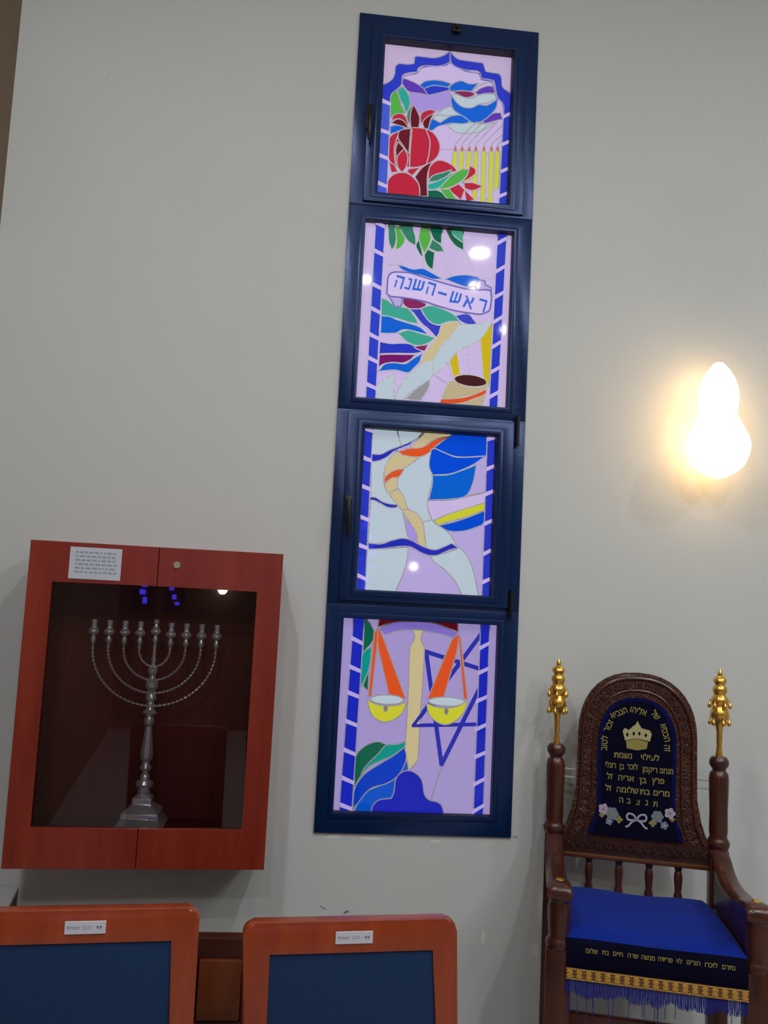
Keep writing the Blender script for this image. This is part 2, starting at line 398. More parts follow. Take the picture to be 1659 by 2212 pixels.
# ---- pane 1
def cand():
    L = []
    xs = [878, 930, 985, 1037, 1100, 1158, 1206]; bot = [1300, 1330, 1420, 1560, 1590, 1600, 1480]
    for i, x in enumerate(xs):
        L.append(('line', [(x, 1150), (x + 6, 1118), (x + 105 + i * 2, 1010 - 0 * i), (x + 170, 950)]) if i < 5 else ('line', [(x, 1150), (x + 6, 1118), (1262, 1118 - (1262 - x) * .75)]))
        L.append(('flat', YEL, [(x - 18, 1180), (x + 18, 1182), (x + 9, bot[i]), (x - 30, bot[i] - 4)]))
        L.append(('poly', (226, 78, 62), [(x, 1135), (x + 11, 1160), (x + 9, 1184), (x - 9, 1184), (x - 10, 1160)]))
    return L
P1 = [
 ('poly', LAV, [(440, 700), (460, 600), (580, 570), (640, 520), (800, 510), (840, 490), (960, 555), (1065, 575), (1080, 620), (1165, 635), (1190, 710), (1250, 830), (1250, 1200), (1235, 1600), (340, 1560), (372, 800)]),
 ('poly', VIO, [(520, 720), (600, 725), (670, 742), (760, 720), (835, 705), (845, 760), (850, 830), (780, 860), (720, 865), (700, 885), (600, 880), (540, 840), (520, 770)]),
 ('poly', PUR, [(470, 608), (520, 625), (590, 660), (640, 698), (665, 742), (600, 728), (520, 716), (490, 690), (465, 650)]),
 ('poly', BRI, [(600, 665), (640, 635), (700, 625), (770, 630), (845, 652), (820, 685), (770, 672), (700, 668), (640, 690)]),
 ('poly', ROY, [(632, 692), (700, 668), (770, 672), (825, 684), (835, 702), (760, 722), (700, 737), (668, 742)]),
 ('poly', BRI, [(835, 675), (880, 642), (930, 632), (990, 655), (1060, 650), (1030, 682), (1000, 712), (930, 706), (850, 712), (835, 700)]),
 ('poly', LAV, [(1020, 705), (1070, 665), (1130, 645), (1170, 655), (1175, 680), (1120, 675), (1060, 700), (1030, 722)]),
 ('poly', PUR, [(1030, 722), (1075, 690), (1130, 672), (1172, 676), (1186, 728), (1120, 728), (1060, 738)]),
 ('poly', MAR, [(850, 714), (930, 710), (1000, 716), (1035, 735), (1000, 757), (950, 760), (900, 738)]),
 ('poly', GRY, [(850, 735), (900, 740), (950, 762), (1000, 768), (1060, 742), (1120, 732), (1190, 738), (1200, 775), (1120, 805), (1060, 815), (1000, 842), (930, 832), (880, 790)]),
 ('poly', BRI, [(845, 740), (880, 790), (930, 832), (1000, 842), (1060, 817), (1120, 822), (1180, 792), (1207, 772), (1197, 840), (1150, 900), (1100, 938), (1050, 958), (1000, 952), (930, 902), (870, 862), (845, 800)]),
 ('poly', GRY, [(730, 892), (780, 855), (838, 828), (862, 855), (895, 885), (950, 912), (860, 903), (800, 905)]),
 ('poly', GRY, [(700, 935), (730, 900), (800, 905), (850, 902), (800, 930), (765, 955)]),
 ('poly', BRI, [(668, 1015), (680, 960), (700, 925), (760, 958), (800, 930), (850, 905), (920, 900), (970, 930), (992, 955), (930, 967), (860, 962), (800, 972), (740, 990), (700, 1018)]),
 ('poly', PUR, [(1060, 962), (1120, 925), (1170, 885), (1232, 880), (1243, 930), (1190, 942), (1120, 962)]),
 ('poly', GRY, [(810, 978), (870, 965), (930, 968), (1000, 958), (1060, 970), (1120, 965), (1185, 952), (1120, 1002), (1050, 1032), (960, 1042), (890, 1036), (850, 1010)]),
 ('line', [(755, 1165), (880, 1168), (1040, 1180), (1240, 1215)])] + cand() + [
 ('line', [(1215, 1450), (1180, 1490), (1110, 1560)]),
 ('poly', GRN, [(375, 745), (420, 715), (440, 760), (460, 830), (490, 885), (440, 900), (372, 920)]),
 ('poly', TEA, [(430, 702), (470, 680), (510, 740), (525, 800), (512, 860), (492, 880), (470, 820), (440, 760)]),
 ('poly', GRE2, [(500, 900), (530, 830), (545, 880), (528, 950), (512, 970)]),
 ('poly', BRI, [(372, 990), (420, 980), (470, 985), (480, 1010), (430, 1032), (368, 1050)]),
 ('poly', RED, [(380, 945), (395, 905), (440, 890), (480, 905), (505, 950), (512, 1000), (480, 960), (440, 930)]),
 ('poly', DRD, [(375, 962), (430, 932), (480, 952), (517, 1010), (470, 992), (420, 977)]),
 ('poly', DRD, [(550, 820), (580, 870), (600, 930), (592, 1005), (532, 1005), (525, 930), (532, 870)]),
 ('poly', RED, [(605, 955), (608, 900), (640, 870), (690, 860), (725, 877), (690, 900), (650, 925), (625, 965)]),
 ('poly', DRD, [(640, 1012), (622, 965), (650, 922), (712, 888), (685, 940), (668, 1005)]),
 ('poly', RED, [(362, 1085), (430, 1030), (520, 1003), (610, 1003), (690, 1030), (735, 1080), (757, 1140), (745, 1210), (700, 1262), (640, 1292), (560, 1310), (480, 1302), (400, 1292), (355, 1230)]),
 ('poly', DRD, [(440, 1030), (480, 1012), (530, 1008), (524, 1090), (515, 1205), (470, 1140), (432, 1080)]),
 ('poly', DRD, [(412, 1170), (430, 1110), (450, 1130), (490, 1175), (450, 1200), (418, 1240)]),
 ('line', [(540, 1010), (532, 1100), (524, 1200), (520, 1300)]), ('line', [(645, 1010), (678, 1100), (672, 1200), (650, 1290)]), ('line', [(430, 1060), (404, 1150), (404, 1220), (412, 1290)]),
 ('poly', DRD, [(700, 1262), (672, 1320), (658, 1400), (660, 1535), (598, 1535), (595, 1450), (560, 1385), (620, 1310)]),
 ('poly', RED, [(690, 1290), (740, 1255), (800, 1265), (860, 1300), (892, 1340), (800, 1360), (730, 1382), (665, 1402), (670, 1330)]),
 ('poly', RED, [(360, 1272), (400, 1290), (430, 1345), (378, 1352)]),
 ('poly', RED, [(500, 1345), (520, 1322), (605, 1312), (540, 1375)]),
 ('poly', RED, [(345, 1520), (350, 1420), (390, 1370), (450, 1350), (510, 1360), (560, 1400), (595, 1450), (600, 1535), (470, 1530)]),
 ('poly', RED, [(480, 1163), (507, 1230), (492, 1310), (462, 1348), (430, 1310), (424, 1230)]),
 ('poly', GRE2, [(665, 1425), (700, 1375), (780, 1350), (850, 1328), (820, 1372), (750, 1412)]),
 ('poly', TEA, [(662, 1442), (740, 1415), (820, 1375), (852, 1338), (840, 1400), (790, 1442), (720, 1482), (662, 1478)]),
 ('poly', RED, [(990, 1298), (1030, 1320), (1030, 1362), (960, 1412), (930, 1432), (970, 1360)]),
 ('poly', RED, [(820, 1480), (900, 1440), (950, 1485), (920, 1565), (870, 1525)]),
 ('poly', RED, [(950, 1490), (1025, 1560), (960, 1580)]),
 ('poly', RED, [(940, 1432), (1010, 1430), (1092, 1460), (1010, 1492), (950, 1475)]),
 ('poly', GRN, [(745, 1480), (800, 1420), (850, 1370), (920, 1330), (982, 1325), (970, 1370), (930, 1412), (860, 1457), (790, 1477)]),
 ('poly', DGR, [(662, 1490), (740, 1490), (800, 1530), (820, 1560), (662, 1545)]),
 ('poly', GRN, [(755, 1480), (830, 1480), (885, 1560), (820, 1560)]),
 ('poly', ROY, [(290, 680), (345, 655), (385, 625), (405, 580), (410, 530), (440, 505), (500, 510), (555, 505), (560, 455), (580, 447), (650, 455), (720, 460), (790, 440), (832, 408), (835, 490), (800, 510), (740, 525), (640, 520), (590, 540), (580, 570), (500, 580), (465, 602), (460, 660), (440, 690), (378, 745), (370, 812), (290, 765)]),
 ('poly', ROY, [(834, 408), (860, 440), (900, 470), (980, 485), (1090, 500), (1105, 540), (1112, 565), (1160, 575), (1215, 585), (1235, 620), (1245, 690), (1320, 760), (1315, 900), (1250, 900), (1250, 825), (1205, 770), (1190, 710), (1180, 655), (1165, 635), (1080, 620), (1065, 575), (1030, 560), (960, 555), (880, 530), (842, 490)]),
]
LB1 = (70, 92, 214)  # column blue lightened: a reflection painted into the glass colour
art_pane(0, (740, 0), 3.6065, (200, 180, 216), P1,
    ([(285, 790), (372, 815), (344, 1530), (255, 1530)], LB1, [((292, 783), (372, 820), 28), ((284, 1015), (364, 1046), 28), ((278, 1210), (355, 1245), 28), ((270, 1425), (348, 1464), 28)]),
    ([(1250, 890), (1312, 890), (1290, 1610), (1212, 1610)], ROY, [((1248, 918), (1312, 888), 24), ((1242, 1132), (1306, 1104), 24), ((1234, 1342), (1298, 1314), 24), ((1214, 1538), (1290, 1506), 24)]),
    [], 'pane with red pomegranates, yellow candles and a blue arch')

# ---- pane 2
P2 = [
 ('poly', GRE2, [(440, 90), (480, 150), (492, 220), (480, 290), (455, 327), (430, 250), (430, 150)]),
 ('poly', GRN, [(475, 140), (530, 160), (560, 240), (530, 300), (483, 328), (492, 230)]),
 ('poly', GRE2, [(515, 140), (610, 140), (640, 220), (642, 292), (590, 262), (545, 205)]),
 ('poly', DGR, [(642, 290), (665, 240), (690, 330), (700, 390), (668, 350)]),
 ('poly', DGR, [(750, 150), (850, 160), (846, 240), (840, 278), (790, 252), (765, 205)]),
 ('poly', GRE2, [(770, 240), (835, 285), (862, 338), (800, 337), (742, 312)]),
 ('poly', GRN, [(690, 150), (740, 160), (762, 230), (740, 300), (710, 352), (680, 290), (665, 220)]),
 ('poly', DGR, [(735, 318), (790, 345), (782, 420), (775, 482), (730, 442), (708, 372)]),
 ('poly', DGR, [(880, 160), (940, 200), (1010, 262), (1022, 332), (950, 292), (900, 225)]),
 ('poly', (70, 170, 140), [(900, 150), (1012, 170), (1012, 270), (940, 215)]),
 ('line', [(490, 330), (500, 390), (540, 440)]), ('line', [(850, 180), (845, 260), (878, 400), (888, 465), (915, 520)]), ('line', [(1020, 330), (1050, 380), (1078, 450), (1100, 520)]),
 ('line', [(390, 455), (440, 440), (500, 440)]), ('line', [(698, 385), (700, 465)]), ('line', [(1012, 170), (1016, 330)]), ('line', [(770, 480), (810, 520), (850, 548)]), ('line', [(455, 325), (425, 385), (395, 395)]),
 ('poly', BRI, [(500, 438), (560, 455), (620, 475), (700, 470), (760, 500), (850, 550), (780, 555), (700, 530), (600, 505), (530, 478)]),
 ('poly', BRI, [(865, 552), (950, 525), (1040, 520), (1120, 535), (1152, 562), (1100, 602), (1040, 615), (960, 590)]),
 ('line', [(1120, 535), (1200, 545), (1262, 535)]),
 ('poly', MAR, [(540, 700), (640, 712), (725, 745), (700, 785), (600, 785), (545, 750)]),
 ('poly', (62, 168, 148), [(373, 700), (420, 715), (480, 765), (530, 768), (590, 790), (640, 855), (662, 900), (600, 892), (500, 862), (372, 835)]),
 ('poly', BRI, [(372, 838), (440, 845), (500, 870), (600, 900), (680, 930), (742, 988), (660, 968), (580, 948), (530, 952), (480, 975), (366, 975)]),
 ('poly', (56, 64, 198), [(580, 785), (680, 785), (720, 850), (800, 908), (862, 908), (830, 980), (802, 1010), (740, 942), (690, 902), (650, 852), (620, 812)]),
 ('poly', (62, 168, 148), [(680, 780), (760, 760), (860, 790), (940, 830), (990, 885), (900, 885), (830, 908), (770, 898), (720, 852)]),
 ('poly', (60, 70, 200), [(950, 840), (1000, 825), (1060, 830), (1100, 880), (1122, 907), (1050, 908), (990, 882)]),
 ('poly', (62, 168, 148), [(500, 978), (580, 950), (660, 970), (795, 1010), (740, 1052), (660, 1072), (590, 1052), (540, 1012)]),
 ('poly', ROY, [(362, 1040), (450, 1055), (540, 1052), (600, 1060), (640, 1082), (712, 1112), (640, 1132), (500, 1132), (355, 1135)]),
 ('poly', MAR, [(620, 1078), (740, 1062), (712, 1117), (660, 1102)]),
 ('poly', (120, 22, 110), [(357, 1142), (450, 1138), (560, 1140), (640, 1140), (600, 1182), (540, 1207), (470, 1202), (400, 1212), (350, 1240)]),
 ('poly', BRI, [(348, 1272), (400, 1215), (480, 1205), (560, 1212), (620, 1172), (695, 1130), (670, 1202), (620, 1252), (580, 1284), (480, 1262)]),
 ('flat', (208, 182, 24), [(905, 1195), (965, 1125), (987, 1295), (933, 1312)]),
 ('flat', (208, 182, 24), [(1143, 1010), (1240, 890), (1213, 1390), (1167, 1325)]),
 ('line', [(1045, 1075), (1055, 1180), (1065, 1295)]),
 ('poly', CRM, [(1000, 905), (945, 960), (900, 1012), (840, 1072), (782, 1172), (720, 1212), (668, 1212), (720, 1122), (780, 1040), (820, 980), (840, 922), (890, 893), (950, 890)]),
 ('poly', GRY, [(1232, 882), (1190, 960), (1140, 1022), (1050, 1072), (960, 1122), (880, 1212), (790, 1295), (772, 1232), (790, 1160), (840, 1082), (900, 1012), (950, 950), (1000, 912), (1110, 907)]),
 ('poly', (150, 150, 156), [(560, 1490), (640, 1412), (752, 1335), (740, 1402), (680, 1500)]),
 ('poly', GRY, [(778, 1190), (770, 1292), (740, 1342), (640, 1402), (560, 1472), (540, 1500), (478, 1500), (498, 1422), (560, 1332), (640, 1252), (700, 1207)]),
 ('poly', GRY, [(325, 1500), (333, 1400), (370, 1350), (482, 1288), (472, 1400), (472, 1510), (400, 1510)]),
 ('line', [(780, 1295), (835, 1335), (890, 1367)]), ('line', [(890, 1210), (912, 1262), (935, 1320)]),
 ('poly', (192, 178, 142), [(885, 1382), (945, 1340), (1200, 1372), (1190, 1440), (1150, 1560), (825, 1550), (860, 1432)]),
 ('poly', ORG, [(837, 1487), (920, 1485), (1010, 1475), (1100, 1450), (1192, 1408), (1180, 1452), (1080, 1492), (980, 1524), (825, 1524)]),
 ('ell', (70, 34, 34), (1067, 1345), 128, 46, 7),
 # banner with its curled ends
 ('poly', LAV2, [(1140, 560), (1180, 570), (1180, 605), (1225, 625), (1222, 700), (1150, 690), (1100, 600)]),
 ('poly', LAV2, [(430, 690), (455, 725), (475, 772), (520, 774), (535, 735), (530, 690)]),
 ('poly', (216, 198, 242), [(420, 600), (428, 535), (460, 502), (520, 500), (600, 508), (700, 540), (850, 585), (1000, 625), (1100, 640), (1200, 640), (1228, 665), (1225, 740), (1210, 802), (1150, 828), (1080, 822), (950, 802), (800, 760), (700, 727), (550, 700), (450, 690), (416, 672)]),
 ('band', (112, 104, 182), [(1215, 802), (1150, 828), (1080, 822), (950, 802), (800, 760), (700, 727), (550, 700), (450, 690), (416, 668), (420, 600), (428, 535), (460, 504), (520, 501), (600, 508), (700, 540), (850, 585), (1000, 625), (1100, 640), (1200, 640), (1228, 665), (1226, 740), (1214, 802)], .0065),
 ('band', (112, 104, 182), [(430, 692), (455, 725), (475, 770), (520, 772), (535, 740), (532, 705)], .005),
 ('band', (112, 104, 182), [(1130, 560), (1180, 568), (1182, 600), (1228, 622), (1226, 690)], .005),
]
pane2, P2f, lay2 = art_pane(1, (720, 450), 3.6065, LAV, P2,
    ([(330, 90), (407, 90), (327, 1530), (247, 1530)], (46, 66, 206), [((322, 330), (395, 372), 30), ((306, 590), (382, 634), 30), ((298, 778), (370, 822), 30), ((284, 980), (357, 1024), 30), ((272, 1162), (350, 1206), 30), ((258, 1368), (334, 1408), 30), ((330, 110), (400, 150), 30)]),
    ([(1277, 170), (1352, 170), (1275, 1590), (1207, 1590)], ROY, [((1268, 282), (1345, 238), 28), ((1260, 500), (1338, 452), 28), ((1252, 698), (1328, 656), 28), ((1244, 892), (1322, 842), 28), ((1234, 1086), (1306, 1040), 28), ((1222, 1282), (1300, 1236), 28), ((1212, 1474), (1292, 1428), 28)]),
    [], 'pane with green leaves, lettered banner, ram horn and honey jar')
# banner lettering, drawn letter by letter
LET = {
 'he': [[(0, .82), (0, 1), (1, 1), (1, .82)], [(.78, .0), (1, .0), (1, .9), (.8, .9)], [(.08, 0), (.26, .03), (.24, .62), (.06, .62)]],
 'nun': [[(.3, .84), (.3, 1), (.78, 1), (.78, .84)], [(.6, .05), (.8, .05), (.8, .95), (.6, .95)], [(.1, 0), (.1, .17), (.8, .17), (.8, 0)]],
 'shin': [[(0, .1), (.2, .1), (.2, 1), (0, 1)], [(.8, .2), (1, .3), (1, 1), (.8, 1)], [(0, 0), (0, .18), (.9, .34), (.9, .14)], [(.42, .12), (.56, .14), (.62, 1), (.42, 1)]],
 'aleph': [[(0, 1), (.22, 1), (1, 0), (.78, 0)], [(.72, 1), (.94, 1), (.86, .55), (.62, .38)], [(.04, 0), (.24, 0), (.4, .58), (.18, .7)]],
 'resh': [[(0, .82), (0, 1), (1, 1), (1, .82)], [(.78, 0), (1, 0), (1, .9), (.78, .9)]],
 'dash': [[(0, .42), (0, .56), (1, .56), (1, .42)]]}
bm = bmesh.new(); ang = math.radians(16.5)
for (nm, cx, cy, w, h) in (('he', 512, 580, 66, 98), ('nun', 586, 594, 62, 90), ('shin', 662, 608, 80, 92), ('he', 757, 632, 66, 98), ('dash', 848, 668, 70, 130), ('shin', 950, 704, 80, 92), ('aleph', 1052, 738, 82, 92), ('resh', 1155, 760, 64, 96)):
    for q in LET[nm]:
        pts = []
        for (u, v) in q:
            dx, dy = (u - .5) * w, (.5 - v) * h
            a = ang
            pts.append(P2f(cx + dx * math.cos(a) - dy * math.sin(a), cy + dx * math.sin(a) + dy * math.cos(a)))
        facepoly(bm, pts, YG - .0003 - (lay2[0] + 3) * .00012)
tag(obj('banner_lettering', bm, glass_mat((52, 108, 214)), pane2, world=True), 'blue Hebrew letters on the banner')

# ---- pane 3
P3 = [
 ('poly', LAV, [(850, 725), (1000, 722), (1130, 702), (1298, 660), (1298, 745), (1000, 832), (880, 885), (838, 760)]),
 ('poly', GRY, [(405, 130), (700, 130), (700, 270), (610, 332), (560, 400), (505, 500), (510, 620), (560, 700), (640, 790), (660, 880), (690, 1000), (692, 1040), (600, 1040), (378, 1070), (400, 700), (405, 430)]),
 ('poly', GRY, [(600, 150), (820, 150), (800, 200), (740, 260), (640, 310), (615, 220)]),
 ('poly', GRY, [(610, 500), (700, 450), (870, 330), (858, 460), (880, 560), (840, 740), (880, 880), (1000, 970), (1080, 1095), (1020, 1100), (900, 1120), (830, 1090), (805, 900), (750, 820), (690, 790), (650, 700), (610, 630)]),
 ('poly', GRY, [(372, 1100), (500, 1100), (692, 1088), (680, 1200), (650, 1300), (585, 1450), (345, 1450)]),
 ('poly', GRY, [(860, 1148), (900, 1150), (1000, 1130), (1090, 1092), (1150, 1160), (1200, 1280), (1245, 1490), (1120, 1490), (1060, 1360), (970, 1260), (890, 1200)]),
 ('poly', VIO, [(664, 868), (720, 920), (755, 980), (766, 1060), (700, 1030), (672, 940)]),
 ('poly', CRM, [(700, 320), (740, 280), (805, 212), (870, 150), (1100, 150), (1080, 218), (990, 240), (880, 262), (790, 312)]),
 ('poly', CRM, [(612, 350), (780, 388), (652, 482), (616, 540), (608, 622), (650, 682), (692, 792), (752, 822), (806, 902), (820, 1000), (832, 1095), (765, 1070), (755, 980), (700, 892), (640, 800), (560, 702), (515, 632), (503, 520), (530, 422)]),
 ('line', [(545, 665), (580, 650), (612, 630)]), ('line', [(650, 800), (690, 792)]), ('line', [(800, 892), (880, 875)]),
 ('poly', ORG, [(618, 342), (700, 320), (800, 310), (900, 252), (1000, 230), (940, 282), (870, 342), (780, 387), (650, 372)]),
 ('poly', ORG, [(510, 545), (580, 492), (662, 478), (622, 540), (560, 552), (510, 595)]),
 ('poly', (0, 76, 220), [(1000, 235), (1090, 200), (1310, 200), (1302, 378), (1150, 388), (1050, 382), (960, 347), (890, 315)]),
 ('poly', (0, 76, 220), [(870, 330), (900, 322), (960, 347), (1050, 384), (1150, 389), (1290, 380), (1210, 440), (1100, 492), (1000, 522), (880, 527), (853, 450)]),
 ('poly', (4, 98, 212), [(880, 530), (1000, 525), (1100, 495), (1222, 448), (1210, 530), (1180, 632), (1130, 697), (1000, 717), (850, 722), (878, 600)]),
 ('line', [(1130, 692), (1200, 678), (1298, 657)]),
 ('poly', (206, 206, 52), [(888, 885), (960, 852), (1100, 800), (1292, 742), (1292, 798), (1150, 852), (1000, 892), (922, 917)]),
 ('poly', (0, 76, 216), [(928, 920), (1050, 892), (1160, 855), (1292, 803), (1280, 900), (1200, 942), (1100, 967), (1000, 962)]),
 ('poly', (36, 46, 186), [(408, 365), (480, 365), (540, 335), (620, 305), (680, 280), (742, 250), (702, 292), (640, 317), (580, 345), (520, 392), (460, 417), (406, 424)]),
 ('poly', (36, 46, 186), [(393, 698), (440, 703), (490, 735), (560, 755), (612, 758), (602, 782), (540, 782), (480, 752), (430, 727), (393, 722)]),
 ('poly', (36, 46, 186), [(380, 1058), (480, 1064), (560, 1038), (640, 1020), (700, 1030), (760, 1060), (830, 1094), (900, 1110), (960, 1090), (1030, 1058), (1082, 1096), (1010, 1112), (920, 1152), (850, 1152), (790, 1132), (720, 1092), (650, 1082), (560, 1092), (480, 1102), (378, 1104)]),
]
art_pane(2, (690, 880), 3.6065, LAV2, P3,
    ([(350, 130), (418, 130), (354, 1450), (285, 1450)], ROY, [((334, 385), (406, 418), 30), ((322, 605), (398, 641), 30), ((310, 845), (388, 881), 30), ((300, 1065), (380, 1101), 30), ((290, 1300), (362, 1340), 30), ((350, 160), (418, 190), 28)]),
    ([(1307, 190), (1385, 190), (1335, 1500), (1263, 1500)], ROY, [((1303, 250), (1375, 232), 28), ((1300, 482), (1370, 452), 28), ((1290, 678), (1362, 648), 28), ((1284, 908), (1355, 876), 28), ((1278, 1142), (1345, 1106), 28), ((1268, 1362), (1340, 1330), 28)]),
    [], 'pane with grey wing shapes, blue sail and orange striped ribbon')

# ---- pane 4
STC = (44, 50, 172)
P4 = [
 ('poly', DGR, [(440, 60), (465, 108), (512, 182), (500, 262), (428, 345)]),
 ('poly', (4, 150, 140), [(492, 298), (485, 400), (462, 500), (400, 625), (408, 470), (428, 350)]),
 ('poly', DGR, [(472, 490), (466, 625), (428, 592)]),
 ('poly', (96, 8, 26), [(540, 155), (560, 60), (1130, 80), (1140, 192), (1060, 162), (840, 112), (640, 124)]),
 ('poly', (134, 114, 210), [(550, 165), (640, 125), (720, 113), (850, 113), (960, 125), (1060, 160), (1138, 200), (1105, 240), (1040, 215), (940, 190), (840, 175), (720, 175), (590, 212)]),
 ('stroke', STC, ((890, 335), (1290, 462)), 32), ('stroke', STC, ((900, 340), (1015, 1180)), 32), ('stroke', STC, ((1015, 1180), (1292, 625)), 32),
 ('stroke', STC, ((805, 890), (1312, 205)), 32), ('stroke', STC, ((800, 888), (1275, 880)), 28),
 ('line', [(1015, 1200), (975, 1320), (938, 1436)]),
 ('poly', CRM, [(800, 170), (882, 178), (860, 240), (877, 290), (887, 330), (872, 600), (857, 800), (842, 1100), (827, 1160), (772, 1225), (750, 1170), (740, 1090), (755, 860), (768, 600), (778, 320), (815, 240)]),
 ('stroke', STC, ((800, 890), (862, 889)), 24), ('stroke', STC, ((805, 886), (872, 797)), 24),
 ('flat', ORG, [(512, 195), (532, 165), (545, 200), (492, 668), (468, 672)]),
 ('flat', ORG, [(538, 160), (582, 240), (748, 690), (622, 660), (540, 300)]),
 ('flat', ORG, [(1140, 215), (1157, 230), (1208, 690), (1180, 690)]),
 ('flat', ORG, [(1148, 205), (1130, 335), (1028, 685), (912, 685), (1090, 250)]),
 ('ell', GRY, (608, 695), 124, 36, 2), ('ell', GRY, (1056, 710), 140, 34, 2),
 ('poly', (208, 208, 54), [(463, 692), (520, 728), (600, 742), (680, 738), (752, 713), (730, 780), (680, 832), (600, 862), (530, 842), (480, 782)]),
 ('poly', (208, 208, 54), [(903, 722), (970, 748), (1060, 757), (1140, 742), (1207, 703), (1180, 790), (1120, 852), (1050, 882), (980, 862), (920, 802)]),
 ('ell', (130, 122, 92), (597, 758), 14, 26, 0), ('ell', (130, 122, 92), (1050, 780), 14, 26, 0),
 ('poly', DGR, [(368, 1140), (430, 1050), (530, 1008), (602, 1030), (540, 1100), (440, 1222), (364, 1345)]),
 ('poly', (4, 150, 140), [(600, 1035), (680, 1028), (742, 1006), (738, 1045), (650, 1112), (560, 1152), (480, 1192), (405, 1270), (450, 1190), (540, 1100)]),
 ('poly', (4, 84, 204), [(354, 1540), (430, 1400), (520, 1350), (620, 1310), (690, 1250), (735, 1060), (765, 1225), (700, 1300), (655, 1400), (620, 1442), (520, 1472), (495, 1560)]),
 ('poly', (2, 60, 196), [(737, 1050), (752, 1120), (730, 1200), (680, 1272), (600, 1322), (480, 1362), (380, 1480), (352, 1510), (366, 1360), (440, 1250), (560, 1170), (660, 1110)]),
 ('poly', (24, 34, 184), [(340, 1545), (490, 1530), (505, 1480), (550, 1442), (640, 1430), (660, 1380), (672, 1290), (712, 1240), (770, 1224), (830, 1250), (870, 1302), (887, 1400), (922, 1442), (990, 1462), (1022, 1502), (1040, 1600), (340, 1600)]),
]
art_pane(3, (660, 1310), 3.456, LAV3, P4,
    ([(360, 50), (442, 50), (343, 1570), (246, 1570)], (28, 40, 190), [((342, 230), (424, 276), 30), ((326, 442), (410, 484), 30), ((316, 636), (396, 674), 30), ((300, 850), (384, 888), 30), ((284, 1062), (370, 1104), 30), ((272, 1272), (358, 1316), 30), ((258, 1474), (346, 1512), 30)]),
    ([(1307, 100), (1375, 100), (1322, 1610), (1248, 1610)], (28, 40, 190), [((1297, 312), (1370, 272), 28), ((1284, 498), (1362, 462), 28), ((1272, 708), (1352, 672), 28), ((1262, 920), (1345, 880), 28), ((1258, 1124), (1340, 1088), 28), ((1252, 1328), (1335, 1284), 28), ((1247, 1530), (1330, 1480), 28)]),
    [], 'pane with balance scales, blue six pointed star and blue hill')

# small marks on the plaster
M_chip = mat('bare_plaster', rgb(232, 236, 230), rough=.9); M_ink = mat('blue_ink', rgb(110, 124, 165), rough=.8); M_green = mat('greenish_plaster', rgb(160, 186, 176), rough=.9)
def blot(name, px, py, rx, rz, m, rot=0, seed=1):
    p = at(px, py, 0); rnd = random.Random(seed); bm = bmesh.new()
    pts = []
    for i in range(14):
        t = 2 * PI * i / 14; r = 1 + rnd.uniform(-.25, .25); u, v = rx * r * math.cos(t), rz * r * math.sin(t)
        pts.append((p.x + u * math.cos(rot) - v * math.sin(rot), p.z + u * math.sin(rot) + v * math.cos(rot)))
    prism(bm, pts, -.0008, .0004)
    return obj(name, bm, m, wall, world=True)
blot('paint_chip', 240, 138, .003, .009, M_chip, -.4, 1); blot('paint_chip', 226, 158, .004, .006, M_chip, -.5, 2)
blot('paint_chip', 1043, 2025, .008, .026, M_chip, 0, 3); blot('plaster_stain', 1114, 1808, .012, .007, M_green, 0, 4)
blot('plaster_stain', 720, 1808, .03, .006, M_chip, 0, 5); blot('plaster_stain', 800, 1812, .04, .006, M_chip, 0, 6); blot('plaster_stain', 940, 1818, .02, .006, M_chip, 0, 8)
blot('ink_mark', 698, 1961, .016, .0016, M_ink, -.5, 9); blot('ink_mark', 748, 1970, .012, .004, M_ink, .5, 10)

# ------------------------------------------------------------------ menorah cabinet
M_cab = wood('red_cherry_veneer', rgb(124, 36, 20), rgb(156, 56, 36), rough=.38, scale=1.2, axis=(.9, .9, .12), coat=.25, bump=.02)
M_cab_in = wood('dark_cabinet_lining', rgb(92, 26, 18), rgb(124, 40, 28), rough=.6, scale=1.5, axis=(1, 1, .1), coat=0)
M_seam = mat('door_gap', rgb(48, 14, 10), rough=.9)
def clear_glass():
    m = bpy.data.materials.new('clear_glass'); m.use_nodes = True; nt = m.node_tree; nt.nodes.clear()
    out = nt.nodes.new('ShaderNodeOutputMaterial'); mix = nt.nodes.new('ShaderNodeMixShader')
    tr = nt.nodes.new('ShaderNodeBsdfTransparent'); gl = nt.nodes.new('ShaderNodeBsdfGlossy'); fr = nt.nodes.new('ShaderNodeFresnel')
    tr.inputs[0].default_value = (.94, .94, .95, 1); gl.inputs['Roughness'].default_value = .015; fr.inputs[0].default_value = 1.5
    ml = nt.nodes.new('ShaderNodeMath'); ml.operation = 'MULTIPLY'; ml.inputs[1].default_value = 1.0
    nt.links.new(fr.outputs[0], ml.inputs[0]); nt.links.new(ml.outputs[0], mix.inputs[0])
    nt.links.new(tr.outputs[0], mix.inputs[1]); nt.links.new(gl.outputs[0], mix.inputs[2]); nt.links.new(mix.outputs[0], out.inputs[0])
    return m
M_glass = clear_glass()
cyaw = math.radians(3.3)
CC = Vector((-.512, -.306, .75))
cab = thing('display_cabinet', (CC.x, CC.y, .742), cyaw, 'red-brown wall cabinet with glazed doors displaying the silver menorah', 'cabinet')
cn = Vector((math.sin(cyaw), -math.cos(cyaw), 0)); cr = Vector((math.cos(cyaw), math.sin(cyaw), 0))
def cabl(px, py, dy=0):           # pixel -> cabinet-local (x, z) on its front plane
    P = onplane(px, py, CC + cn * dy, cn); d = P - Vector((CC.x, CC.y, .742)); return d.dot(cr), d.z
cq = [cabl(*p) for p in ((67, 1165.4), (613.5, 1197), (569, 1879.5), (1.5, 1877))]
